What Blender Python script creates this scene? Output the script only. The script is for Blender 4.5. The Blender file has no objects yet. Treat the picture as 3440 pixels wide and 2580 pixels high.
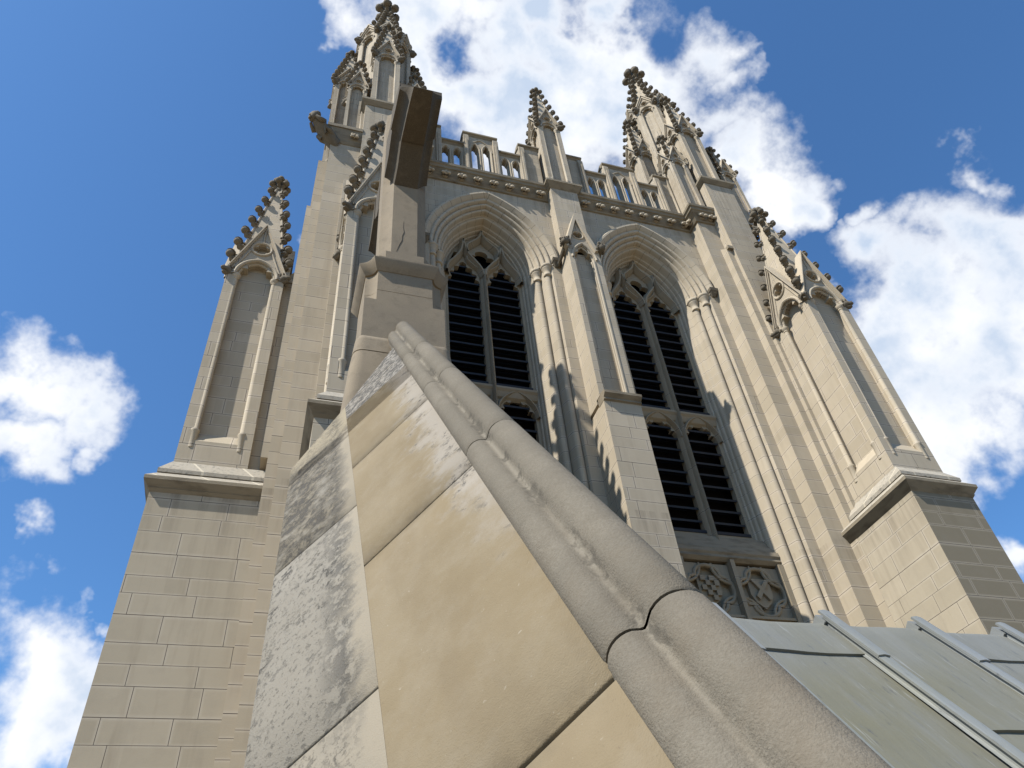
import bpy, bmesh, math, random
from mathutils import Vector, Matrix
from mathutils.geometry import tessellate_polygon
random.seed(7)
PI = math.pi
scene = bpy.context.scene
COL = scene.collection

# ------------------------------------------------------------------ camera
cd = bpy.data.cameras.new('camera')
cd.sensor_width = 36.0
cd.lens = 26.5323
cd.clip_start = 0.05
cd.clip_end = 2000.0
cam = bpy.data.objects.new('camera', cd)
COL.objects.link(cam)
r0 = (0.955831, -0.282723, -0.080344)
r1 = (0.1371, 0.670669, -0.728977)
r2 = (0.259982, 0.685763, 0.679807)
cam.matrix_world = Matrix(((r0[0], -r1[0], -r2[0], 0), (r0[1], -r1[1], -r2[1], 0), (r0[2], -r1[2], -r2[2], 0), (0, 0, 0, 1)))
scene.camera = cam

# ------------------------------------------------------------------ light
SUN = Vector((2.8, 1.0, -3.8)).normalized()
EL = math.asin(-SUN.z)
AZ = math.atan2(-SUN.x, -SUN.y)
ld = bpy.data.lights.new('sun', 'SUN')
ld.energy = 5.0
ld.angle = math.radians(0.53)
ld.color = (1.0, 0.95, 0.86)
so = bpy.data.objects.new('sun', ld)
so.rotation_euler = SUN.to_track_quat('-Z', 'Y').to_euler()
COL.objects.link(so)
scene.view_settings.view_transform = 'Standard'
scene.view_settings.look = 'None'
scene.view_settings.exposure = 0.7
scene.view_settings.gamma = 1.0


class NT:
    """small helper round a node tree"""
    def __init__(s, tree):
        s.t = tree
        s.t.nodes.clear()

    def n(s, typ, ins=None, **props):
        nd = s.t.nodes.new(typ)
        for k, v in props.items():
            setattr(nd, k, v)
        for k, v in (ins or {}).items():
            s.set(nd.inputs[k], v)
        return nd

    def set(s, inp, v):
        if isinstance(v, bpy.types.NodeSocket):
            s.t.links.new(v, inp)
        else:
            if isinstance(v, (tuple, list)) and len(v) == 3 and inp.type == 'RGBA':
                v = (*v, 1.0)
            inp.default_value = v

    def m(s, op, a, b=0.0, c=None, clamp=False):
        nd = s.t.nodes.new('ShaderNodeMath')
        nd.operation = op
        nd.use_clamp = clamp
        s.set(nd.inputs[0], a)
        s.set(nd.inputs[1], b)
        if c is not None:
            s.set(nd.inputs[2], c)
        return nd.outputs[0]

    def vm(s, op, a, b=(0, 0, 0), out=0):
        nd = s.t.nodes.new('ShaderNodeVectorMath')
        nd.operation = op
        s.set(nd.inputs[0], a)
        if op == 'SCALE':
            s.set(nd.inputs['Scale'], b)
        else:
            s.set(nd.inputs[1], b)
        return nd.outputs['Value' if out else 'Vector']

    def rng(s, v, a, b, c=0.0, d=1.0, smooth=False):
        nd = s.t.nodes.new('ShaderNodeMapRange')
        nd.interpolation_type = 'SMOOTHSTEP' if smooth else 'LINEAR'
        s.set(nd.inputs[0], v)
        for i, x in enumerate((a, b, c, d)):
            s.set(nd.inputs[i + 1], x)
        return nd.outputs[0]

    def mix(s, f, a, b, mode='MIX'):
        nd = s.t.nodes.new('ShaderNodeMix')
        nd.data_type = 'RGBA'
        nd.blend_type = mode
        s.set(nd.inputs[0], f)
        s.set(nd.inputs[6], a)
        s.set(nd.inputs[7], b)
        return nd.outputs[2]

    def noise(s, vec, scale, detail=4.0, rough=0.55, out=0):
        nd = s.t.nodes.new('ShaderNodeTexNoise')
        s.set(nd.inputs['Vector'], vec)
        nd.inputs['Scale'].default_value = scale
        nd.inputs['Detail'].default_value = detail
        nd.inputs['Roughness'].default_value = rough
        return nd.outputs[out]

    def comb(s, x, y, z):
        nd = s.t.nodes.new('ShaderNodeCombineXYZ')
        for i, v in enumerate((x, y, z)):
            s.set(nd.inputs[i], v)
        return nd.outputs[0]

    def sep(s, v):
        nd = s.t.nodes.new('ShaderNodeSeparateXYZ')
        s.set(nd.inputs[0], v)
        return nd.outputs


# ------------------------------------------------------------------ world: blue sky with clouds
w = bpy.data.worlds.new('World')
scene.world = w
w.use_nodes = True
T = NT(w.node_tree)
sky = T.n('ShaderNodeTexSky', sky_type='NISHITA')
sky.sun_disc = False
sky.sun_elevation = EL
sky.sun_rotation = AZ
sky.altitude = 100.0
sky.air_density = 1.0
sky.dust_density = 0.6
sky.ozone_density = 2.5
skyc = T.mix(1.0, sky.outputs[0], (0.74, 1.17, 1.50), 'MULTIPLY')
gen = T.n('ShaderNodeTexCoord').outputs['Generated']
wn = T.noise(gen, 5.0, 3.0, 0.5, out=1)
wn2 = T.noise(gen, 17.0, 4.0, 0.6, out=1)
warp = T.vm('ADD', gen, T.vm('ADD', T.vm('SCALE', T.vm('SUBTRACT', wn, (0.5, 0.5, 0.5)), 0.22), T.vm('SCALE', T.vm('SUBTRACT', wn2, (0.5, 0.5, 0.5)), 0.09)))
# direction, radius, weight of every cloud bank
BLOBS = [((0.028, 0.364, 0.931), 0.06, 0.75), ((0.072, 0.391, 0.917), 0.07, 0.85), ((0.097, 0.347, 0.933), 0.07, 0.9), ((0.152, 0.341, 0.928), 0.06, 0.75), ((0.197, 0.357, 0.913), 0.09, 1), ((0.237, 0.315, 0.919), 0.08, 1),
         ((0.293, 0.296, 0.909), 0.06, 0.72), ((0.271, 0.374, 0.887), 0.1, 1), ((0.332, 0.382, 0.862), 0.09, 1), ((0.359, 0.342, 0.868), 0.07, 0.85), ((0.364, 0.290, 0.885), 0.06, 0.75), ((0.401, 0.366, 0.840), 0.06, 0.7),
         ((0.150, 0.430, 0.890), 0.07, 0.95), ((0.107, 0.422, 0.900), 0.06, 0.8), ((0.199, 0.437, 0.877), 0.08, 1), ((0.407, 0.288, 0.867), 0.035, 0.55), ((0.488, 0.362, 0.794), 0.06, 0.9), ((0.517, 0.388, 0.763), 0.05, 0.9),
         ((0.437, 0.340, 0.833), 0.045, 0.6), ((0.462, 0.349, 0.815), 0.05, 0.7), ((0.518, 0.332, 0.788), 0.04, 0.6), ((0.257, 0.429, 0.866), 0.08, 1), ((0.065, 0.355, 0.933), 0.07, 0.85), ((0.642, 0.358, 0.678), 0.06, 0.9),
         ((0.606, 0.358, 0.711), 0.035, 0.7), ((0.681, 0.350, 0.644), 0.09, 1), ((0.630, 0.405, 0.663), 0.08, 1), ((0.674, 0.410, 0.614), 0.1, 1), ((0.715, 0.350, 0.604), 0.1, 1), ((0.704, 0.314, 0.638), 0.05, 0.8),
         ((0.687, 0.462, 0.561), 0.1, 1), ((0.731, 0.408, 0.548), 0.11, 1), ((0.719, 0.475, 0.507), 0.07, 0.9), ((0.747, 0.441, 0.497), 0.07, 0.8), ((0.596, 0.398, 0.698), 0.045, 0.7), ((0.744, 0.482, 0.463), 0.04, 0.6),
         ((0.724, 0.508, 0.467), 0.035, 0.5), ((0.758, 0.535, 0.373), 0.035, 0.9), ((0.654, 0.443, 0.613), 0.08, 0.95), ((-0.316, 0.717, 0.621), 0.07, 1), ((-0.288, 0.738, 0.610), 0.07, 1), ((-0.263, 0.758, 0.597), 0.07, 1),
         ((-0.234, 0.771, 0.592), 0.045, 0.7), ((-0.209, 0.784, 0.585), 0.026, 0.45), ((-0.287, 0.773, 0.565), 0.06, 0.9), ((-0.262, 0.720, 0.642), 0.035, 0.65), ((-0.243, 0.729, 0.640), 0.03, 0.6), ((-0.315, 0.697, 0.644), 0.035, 0.65),
         ((-0.282, 0.792, 0.541), 0.05, 0.75), ((-0.233, 0.794, 0.562), 0.03, 0.6), ((-0.306, 0.683, 0.663), 0.025, 0.5), ((-0.326, 0.678, 0.659), 0.025, 0.5), ((-0.253, 0.892, 0.375), 0.07, 1), ((-0.222, 0.902, 0.371), 0.07, 1),
         ((-0.192, 0.905, 0.378), 0.05, 0.85), ((-0.234, 0.913, 0.335), 0.09, 1), ((-0.195, 0.922, 0.335), 0.07, 1), ((-0.232, 0.927, 0.294), 0.08, 1), ((-0.202, 0.935, 0.292), 0.07, 0.9), ((-0.266, 0.844, 0.466), 0.03, 0.65),
         ((-0.187, 0.882, 0.433), 0.02, 0.55), ((-0.209, 0.897, 0.390), 0.03, 0.6), ((-0.054, 0.494, 0.868), 0.022, 0.5), ((-0.042, 0.507, 0.861), 0.018, 0.5), ((-0.038, 0.600, 0.799), 0.018, 0.6), ((0.655, 0.268, 0.707), 0.025, 0.55),
         ((0.674, 0.275, 0.686), 0.03, 0.6), ((0.645, 0.265, 0.717), 0.02, 0.5)]
GAPS = [((0.131, 0.374, 0.918), 0.028, 0.7), ((0.318, 0.296, 0.900), 0.03, 0.7), ((0.120, 0.451, 0.885), 0.02, 0.5), ((0.275, 0.293, 0.916), 0.02, 0.5)]
den = None
for c, r, wt in BLOBS:
    v = Vector(c).normalized()
    dist = T.vm('DISTANCE', warp, tuple(v), out=1)
    b = T.rng(dist, 0.0, r * (1.42 if v.z > .74 else 1.15), wt * (1.12 if v.z > .74 else 1.0), 0.0)
    den = b if den is None else T.m('MAXIMUM', den, b)
for c, r, wt in GAPS:
    dist = T.vm('DISTANCE', warp, tuple(Vector(c).normalized()), out=1)
    den = T.m('SUBTRACT', den, T.rng(dist, 0.0, r * 2.0, wt * .45, 0.0))
fb = T.noise(gen, 9.0, 9.0, 0.62)
fb2 = T.noise(gen, 26.0, 6.0, 0.6)
dd = T.m('ADD', den, T.m('ADD', T.m('MULTIPLY', T.m('SUBTRACT', fb, 0.5), 1.15), T.m('MULTIPLY', T.m('SUBTRACT', fb2, 0.5), 0.35)))
dd = T.m('MULTIPLY', dd, T.rng(den, 0.0, 0.16, 0.0, 1.0))
cov = T.rng(dd, 0.14, 0.70, 0.0, 1.0, smooth=True)
shade = T.rng(T.noise(T.vm('ADD', gen, (0.02, 0.01, 0.05)), 6.5, 6.0, 0.55), 0.40, 0.62, 0.0, 1.0, smooth=True)
cc = T.mix(T.m('MULTIPLY', shade, T.rng(dd, 0.45, 0.9, 0.0, 1.0)), (8.3, 8.45, 8.7), (4.7, 5.6, 7.0))
cl = T.mix(cov, skyc, cc)
bg = T.n('ShaderNodeBackground', {'Color': cl, 'Strength': 0.077})
T.n('ShaderNodeOutputWorld', {'Surface': bg.outputs[0]})

# ------------------------------------------------------------------ materials


def newmat(name, rough=0.9):
    m = bpy.data.materials.new(name)
    m.use_nodes = True
    t = NT(m.node_tree)
    bsdf = t.n('ShaderNodeBsdfPrincipled', {'Roughness': rough})
    bsdf.inputs['Specular IOR Level'].default_value = 0.25
    t.n('ShaderNodeOutputMaterial', {'Surface': bsdf.outputs[0]})
    return m, t, bsdf


STONE = (0.400, 0.344, 0.263)


def stone(name, mode, base=STONE, row=0.34, bw=0.86, dirt=0.5, joint=0.010, off=0.0):
    m, t, b = newmat(name)
    g = t.n('ShaderNodeNewGeometry')
    pos = g.outputs['Position']
    px, py, pz = t.sep(pos)
    nx, ny, nz = t.sep(g.outputs['True Normal'])
    big = t.noise(pos, 0.55, 5.0, 0.6)
    mid = t.noise(pos, 3.2, 5.0, 0.6)
    fine = t.noise(pos, 55.0, 3.0, 0.6)
    strv = t.vm('MULTIPLY', pos, (3.5, 3.5, 0.35))
    streak = t.noise(strv, 1.6, 5.0, 0.6)
    col = t.mix(t.rng(big, 0.35, 0.7), base, (base[0] * .90, base[1] * .885, base[2] * .86))
    height = fine
    if mode in ('ashlar', 'band'):
        isx = t.m('GREATER_THAN', t.m('ABSOLUTE', nx), t.m('ABSOLUTE', ny))
        u = t.m('ADD', t.m('MULTIPLY', py, isx), t.m('MULTIPLY', px, t.m('SUBTRACT', 1.0, isx)))
        zz = t.m('ADD', pz, t.m('MULTIPLY', t.m('SINE', t.m('MULTIPLY', pz, 5.03)), 0.045))
        zz = t.m('ADD', zz, 60.0 + off)
        rowi = t.m('FLOOR', t.m('DIVIDE', zz, row))
        wn = t.n('ShaderNodeTexWhiteNoise', {'W': rowi}, noise_dimensions='1D').outputs['Value']
        uu = t.m('ADD', u, t.m('ADD', t.m('MULTIPLY', wn, 0.9), 50.0)) if mode == 'ashlar' else 50.0
        vec = t.comb(uu, zz, 0.0)
        br = t.n('ShaderNodeTexBrick', {'Vector': vec, 'Color1': (1, 1, 1, 1), 'Color2': (0, 0, 0, 1), 'Mortar': (0.5, 0.5, 0.5, 1), 'Scale': 1.0, 'Mortar Size': joint * 0.5, 'Mortar Smooth': 0.15,
                                         'Brick Width': bw if mode == 'ashlar' else 300.0, 'Row Height': row})
        br2 = t.n('ShaderNodeTexBrick', {'Vector': vec, 'Scale': 1.0, 'Mortar Size': 0.055, 'Mortar Smooth': 1.0, 'Brick Width': bw if mode == 'ashlar' else 300.0, 'Row Height': row})
        tone = t.n('ShaderNodeTexWhiteNoise', {'W': t.m('ADD', t.m('MULTIPLY', rowi, 3.7), t.m('FLOOR', t.m('DIVIDE', u, 0.86)))}, noise_dimensions='1D').outputs['Value']
        tv = t.m('ADD', t.m('MULTIPLY', tone, 0.45), t.m('MULTIPLY', t.sep(br.outputs['Color'])[0], 0.55))
        col = t.mix(tv, col, (base[0] * .80, base[1] * .795, base[2] * .77))
        wash = t.m('MULTIPLY', t.rng(pz, 6.6, 8.15), t.m('LESS_THAN', pz, 8.16))
        wash = t.m('MULTIPLY', wash, t.rng(t.noise(t.vm('MULTIPLY', pos, (4.0, 4.0, 0.25)), 1.4, 5.0, .65), 0.45, 0.66))
        col = t.mix(t.m('MULTIPLY', wash, 0.6), col, (0.15, 0.122, 0.088))
        wash2 = t.m('MULTIPLY', t.rng(pz, 18.3, 20.0), t.rng(t.noise(t.vm('MULTIPLY', pos, (4.0, 4.0, 0.2)), 1.7, 5.0, .65), 0.44, 0.66))
        col = t.mix(t.m('MULTIPLY', wash2, 0.5), col, (0.15, 0.125, 0.093))
        halo = t.m('MULTIPLY', br2.outputs['Fac'], t.rng(t.noise(pos, 0.9, 2.0), 0.30, 0.52))
        col = t.mix(t.m('MULTIPLY', halo, 0.8), col, (base[0] * 1.06, base[1] * 1.07, base[2] * 1.12))
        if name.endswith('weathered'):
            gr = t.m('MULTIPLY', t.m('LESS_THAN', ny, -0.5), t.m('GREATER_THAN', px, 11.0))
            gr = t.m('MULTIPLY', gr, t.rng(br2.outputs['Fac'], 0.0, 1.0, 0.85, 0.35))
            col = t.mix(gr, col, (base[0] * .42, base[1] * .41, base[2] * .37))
        col = t.mix(br.outputs['Fac'], col, (0.065, 0.055, 0.043))
        height = t.m('SUBTRACT', t.m('MULTIPLY', fine, 0.3), br.outputs['Fac'])
    if mode == 'arch':
        dx = t.m('ABSOLUTE', t.m('SUBTRACT', t.m('ABSOLUTE', t.m('SUBTRACT', px, 6.857)), 2.486))
        ang = t.m('ARCTAN2', t.m('SUBTRACT', pz, 16.78), t.m('ADD', dx, 1.21))
        # staggered radial joints, one set per order
        rad = t.m('SQRT', t.m('ADD', t.m('POWER', t.m('ADD', dx, 1.21), 2.0), t.m('POWER', t.m('SUBTRACT', pz, 16.78), 2.0)))
        ordr = t.m('FLOOR', t.m('DIVIDE', rad, 0.26))
        q = t.m('FRACT', t.m('ADD', t.m('MULTIPLY', ang, 7.0), t.m('MULTIPLY', ordr, 0.37)))
        jn = t.m('LESS_THAN', q, 0.022)
        col = t.mix(jn, col, (0.065, 0.055, 0.043))
    col = t.mix(t.m('MULTIPLY', t.rng(streak, 0.52, 0.78), 0.35 * dirt + .12), col, (0.20, 0.165, 0.12))
    col = t.mix(t.m('MULTIPLY', t.rng(mid, 0.5, 0.75), 0.25 * dirt), col, (0.225, 0.195, 0.155))
    if mode == 'carve':
        lich = t.m('MULTIPLY', t.rng(t.m('ADD', nz, t.m('MULTIPLY', t.m('SUBTRACT', mid, 0.5), 1.2)), 0.05, 0.75), 0.85)
        col = t.mix(lich, col, (0.032, 0.028, 0.022))
    if mode == 'ledge':
        sp = t.noise(pos, 17.0, 6.0, 0.7)
        col = t.mix(t.m('MULTIPLY', t.rng(sp, 0.5, 0.66), t.rng(mid, 0.35, 0.6)), col, (0.12, 0.115, 0.10))
        pick = t.m('FRACT', t.m('MULTIPLY', t.m('ADD', px, py), 1.15))
        col = t.mix(t.m('LESS_THAN', pick, 0.05), col, (0.42, 0.375, 0.295))
    if mode == 'string':
        col = t.mix(t.m('MULTIPLY', t.rng(t.noise(t.vm('MULTIPLY', pos, (1.2, 1.2, 4.0)), 2.0, 5.0), 0.46, 0.72), 0.65), col, (0.075, 0.06, 0.042))
    t.set(b.inputs['Base Color'], col)
    bp = t.n('ShaderNodeBump', {'Height': height, 'Strength': 0.35, 'Distance': 0.012})
    t.set(b.inputs['Normal'], bp.outputs[0])
    return m


M_ASH = stone('ashlar_limestone', 'ashlar')
M_ASHB = stone('ashlar_limestone_weathered', 'ashlar', base=(0.385, 0.336, 0.258), dirt=0.8, row=0.37, bw=0.95, off=.11)
M_BAND = stone('dressed_limestone', 'band')
M_PLAIN = stone('moulded_limestone', 'plain', dirt=0.4)
M_ARCH = stone('voussoir_limestone', 'arch', dirt=0.4)
M_TRAC = stone('tracery_limestone', 'band', base=(0.29, 0.245, 0.178), row=0.62)  # base darkened so the colour carries part of the shade in the arches
M_CARVE = stone('carved_limestone', 'carve', base=(0.13, 0.112, 0.085), dirt=1.0)
M_LEDGE = stone('ledge_limestone', 'ledge', base=(0.315, 0.285, 0.235))
M_STRING = stone('string_course_limestone', 'string', base=(0.225, 0.192, 0.14), dirt=0.9)


def coping_mat(name, base, alt, kind):
    m, t, b = newmat(name, 0.95)
    b.inputs['Specular IOR Level'].default_value = 0.1
    o = t.n('ShaderNodeTexCoord').outputs['Object']
    ox, oy, oz = t.sep(o)
    n1 = t.noise(o, 1.3, 5.0, 0.6)
    n2 = t.noise(o, 5.5, 6.0, 0.65)
    n3 = t.noise(o, 26.0, 6.0, 0.7)
    n4 = t.noise(o, 140.0, 2.0, 0.6)
    inf = t.n('ShaderNodeObjectInfo').outputs['Random']
    col = t.mix(t.rng(n1, 0.36, 0.62, smooth=True), base, alt)
    col = t.mix(t.m('MULTIPLY', inf, 0.22), col, (base[0] * .8, base[1] * .77, base[2] * .7))
    pits = None
    if kind == 'tan':
        wide = t.noise(t.vm('MULTIPLY', o, (1.0, 0.45, 1.0)), 1.9, 5.0, 0.6)
        col = t.mix(t.m('MULTIPLY', t.rng(wide, 0.42, 0.66, smooth=True), 0.5), col, (0.145, 0.112, 0.069))
        cloudy = t.noise(o, 4.2, 7.0, 0.7)
        col = t.mix(t.m('MULTIPLY', t.rng(cloudy, 0.48, 0.72), 0.32), col, (0.222, 0.192, 0.145))
        runs = t.noise(t.vm('MULTIPLY', o, (5.0, 0.7, 1.0)), 2.6, 5.0, 0.6)
        col = t.mix(t.m('MULTIPLY', t.rng(runs, 0.55, 0.75), 0.35), col, (0.15, 0.12, 0.08))
        # pale, lichen flecked band against the rolls on the upper stones
        up = t.m('ADD', t.rng(ox, 0.66, 1.0), t.m('MULTIPLY', t.m('SUBTRACT', n2, 0.5), 1.3))
        far = t.rng(oy, 2.2, 4.4)
        up = t.m('MULTIPLY', up, t.m('ADD', t.m('MULTIPLY', far, .8), .2))
        col = t.mix(t.m('MULTIPLY', t.rng(up, 0.25, 0.75, smooth=True), 0.85), col, (0.245, 0.22, 0.186))
        fl = t.m('MULTIPLY', t.rng(t.noise(o, 15.0, 8.0, 0.78), 0.52, 0.60), t.rng(up, 0.34, 0.6))
        fl = t.m('MULTIPLY', fl, t.rng(t.noise(o, 3.4, 3.0), 0.47, 0.56))
        top = t.m('MULTIPLY', t.rng(oy, 7.80, 7.84), t.rng(n2, 0.28, 0.42))
        col = t.mix(t.m('MULTIPLY', top, 0.8), col, (0.235, 0.218, 0.192))
        fl2 = t.m('MULTIPLY', t.rng(oy, 7.80, 7.84), t.rng(t.noise(o, 13.0, 9.0, 0.82), 0.45, 0.53))
        pits = t.m('MAXIMUM', t.m('MULTIPLY', fl, .8), t.m('MULTIPLY', fl2, 0.9))
        col = t.mix(pits, col, (0.062, 0.058, 0.053))
        # dirt feathering off the bed joints
        for jy in (-.1, 1.85, 4.05, 6.0):
            dj = t.m('MULTIPLY', t.rng(oy, jy - 0.02, jy + 0.16, 1.0, 0.0, True), t.m('GREATER_THAN', oy, jy))
            dj = t.m('MAXIMUM', dj, t.m('MULTIPLY', t.rng(oy, jy - 0.07, jy, 0.0, 0.8), t.m('LESS_THAN', oy, jy)))
            dj = t.m('MULTIPLY', dj, t.rng(t.noise(t.vm('MULTIPLY', o, (1.0, .6, 1.0)), 5.0, 5.0, .65), 0.40, 0.68))
            col = t.mix(t.m('MULTIPLY', dj, 0.75), col, (0.075, 0.06, 0.042))
        specks = t.rng(t.noise(o, 38.0, 3.0), 0.69, 0.75)
        col = t.mix(t.m('MULTIPLY', specks, 0.45), col, (0.29, 0.255, 0.20))
        pores = t.rng(t.noise(o, 70.0, 3.0, 0.7), 0.64, 0.72)
        col = t.mix(t.m('MULTIPLY', pores, 0.35), col, (0.10, 0.08, 0.055))
    if kind == 'grey':
        edge = t.rng(t.m('ADD', ox, t.m('MULTIPLY', t.m('SUBTRACT', n2, .5), .22)), 0.42, 0.33)
        sk = t.vm('MULTIPLY', o, (1.0, 0.75, 1.0))
        zone = t.rng(t.m('ADD', n1, t.m('MULTIPLY', t.m('SUBTRACT', n2, .5), .9)), 0.40, 0.62)
        pit = t.rng(t.noise(sk, 17.0, 7.0, 0.74), 0.53, 0.585)
        pit2 = t.rng(t.noise(sk, 40.0, 4.0, 0.72), 0.57, 0.63)
        pt = t.m('MAXIMUM', t.m('MULTIPLY', pit, zone), t.m('MULTIPLY', pit2, 0.5))
        near = t.rng(oy, 1.6, 2.9, .45, 1.0)
        pt = t.m('MULTIPLY', t.m('MULTIPLY', pt, edge), near)
        inner = t.m('MULTIPLY', t.rng(ox, .22, .34), t.m('MULTIPLY', edge, t.m('MULTIPLY', t.rng(oy, 2.6, 3.0), t.rng(t.noise(sk, 15.0, 7.0, .75), .47, .55))))
        pt = t.m('MAXIMUM', pt, t.m('MULTIPLY', inner, .8))
        dark = t.m('MULTIPLY', t.m('MULTIPLY', t.rng(oy, 5.08, 5.12), t.rng(oy, 7.42, 7.38)), t.m('MULTIPLY', t.rng(n2, 0.34, 0.52), edge))
        pit3 = t.rng(t.noise(sk, 12.0, 9.0, 0.80), 0.455, 0.545)
        col = t.mix(t.m('MULTIPLY', dark, 0.55), col, (0.155, 0.13, 0.09))
        pt = t.m('MAXIMUM', pt, t.m('MULTIPLY', dark, t.m('MULTIPLY', pit3, .95)))
        fd = t.m('MULTIPLY', t.rng(oy, 7.4, 7.75, 1.0, 0.0), t.m('GREATER_THAN', oy, 7.4))
        pt = t.m('MAXIMUM', pt, t.m('MULTIPLY', fd, t.m('MULTIPLY', pit3, .7)))
        col = t.mix(t.m('MULTIPLY', t.m('SUBTRACT', 1.0, edge), 0.85), col, (0.232, 0.20, 0.15))
        col = t.mix(t.m('MULTIPLY', t.rng(oy, 7.38, 7.42), 0.8), col, (0.238, 0.202, 0.14))
        col = t.mix(t.m('MULTIPLY', t.rng(oy, 2.86, 2.82), 0.5), col, (0.20, 0.172, 0.128))
        col = t.mix(t.m('MULTIPLY', pt, 0.9), col, (0.060, 0.056, 0.051))
        pits = pt
    if kind == 'roll':
        mot = t.noise(o, 7.0, 6.0, 0.7)
        col = t.mix(t.m('MULTIPLY', t.rng(mot, 0.5, 0.7), 0.45), col, (base[0] * .66, base[1] * .63, base[2] * .6))
        gr = t.rng(t.noise(o, 95.0, 3.0, 0.7), 0.38, 0.64)
        col = t.mix(t.m('MULTIPLY', gr, 0.5), col, (base[0] * .62, base[1] * .6, base[2] * .57))
        # grime gathers in the groove between the two rolls
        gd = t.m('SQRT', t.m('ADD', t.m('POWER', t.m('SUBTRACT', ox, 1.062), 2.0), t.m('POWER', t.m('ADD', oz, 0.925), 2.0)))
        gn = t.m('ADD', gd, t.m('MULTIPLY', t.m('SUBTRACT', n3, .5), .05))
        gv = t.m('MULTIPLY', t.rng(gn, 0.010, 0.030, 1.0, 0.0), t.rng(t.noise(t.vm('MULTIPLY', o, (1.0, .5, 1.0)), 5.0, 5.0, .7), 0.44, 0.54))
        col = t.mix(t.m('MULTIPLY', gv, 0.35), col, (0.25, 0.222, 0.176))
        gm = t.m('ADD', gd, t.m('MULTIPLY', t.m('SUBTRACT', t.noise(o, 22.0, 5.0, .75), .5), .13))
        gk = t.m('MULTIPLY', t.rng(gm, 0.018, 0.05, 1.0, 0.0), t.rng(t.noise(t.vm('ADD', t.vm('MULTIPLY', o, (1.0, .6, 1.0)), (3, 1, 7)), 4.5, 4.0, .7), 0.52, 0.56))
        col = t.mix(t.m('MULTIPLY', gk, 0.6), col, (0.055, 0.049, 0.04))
        topk = t.m('MULTIPLY', t.rng(oy, 8.4, 9.0), t.rng(t.noise(t.vm('MULTIPLY', o, (1, 2.2, 1)), 14.0, 6.0, .75), 0.49, 0.60))
        col = t.mix(t.m('MULTIPLY', topk, 0.6), col, (0.095, 0.09, 0.085))
        lowk = t.m('MULTIPLY', t.rng(oy, 3.2, 1.5), t.rng(n2, 0.45, 0.65))
        col = t.mix(t.m('MULTIPLY', lowk, 0.35), col, (0.13, 0.105, 0.075))
    t.set(b.inputs['Base Color'], col)
    h = t.m('ADD', t.m('MULTIPLY', n3, 0.6), t.m('MULTIPLY', n4, 0.5))
    if pits is not None:
        h = t.m('SUBTRACT', h, t.m('MULTIPLY', pits, 0.9))
    bp = t.n('ShaderNodeBump', {'Height': h, 'Strength': 0.7 if kind != 'tan' else 0.45, 'Distance': 0.010})
    t.set(b.inputs['Normal'], bp.outputs[0])
    return m


M_TAN = coping_mat('tan_limestone', (0.176, 0.139, 0.087), (0.198, 0.161, 0.107), 'tan')
M_GREY = coping_mat('grey_pitted_limestone', (0.190, 0.172, 0.142), (0.205, 0.188, 0.158), 'grey')
M_ROLL = coping_mat('granular_limestone', (0.166, 0.147, 0.117), (0.134, 0.119, 0.095), 'roll')


def cross_mat(name='grainy_limestone', k=1.0):
    m, t, b = newmat(name, 0.92)
    g = t.n('ShaderNodeNewGeometry')
    pos = g.outputs['Position']
    n1 = t.noise(pos, 1.7, 5.0, 0.6)
    n2 = t.noise(pos, 6.0, 5.0, 0.65)
    n4 = t.noise(pos, 90.0, 2.0, 0.6)
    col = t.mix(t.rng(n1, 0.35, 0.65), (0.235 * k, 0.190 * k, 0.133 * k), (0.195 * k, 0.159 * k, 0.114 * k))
    col = t.mix(t.m('MULTIPLY', t.rng(n2, 0.52, 0.72), 0.5), col, (0.12, 0.098, 0.07))
    col = t.mix(t.m('MULTIPLY', t.rng(n4, 0.4, 0.65), 0.35), col, (0.14, 0.117, 0.087))
    t.set(b.inputs['Base Color'], col)
    bp = t.n('ShaderNodeBump', {'Height': n4, 'Strength': 0.45, 'Distance': 0.008})
    t.set(b.inputs['Normal'], bp.outputs[0])
    return m


M_CROSS = cross_mat()
M_CROSS_SHADE = cross_mat('shaded_limestone', 0.28)  # darker copy of the cross stone; the arm's deep shade put into its colour


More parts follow.
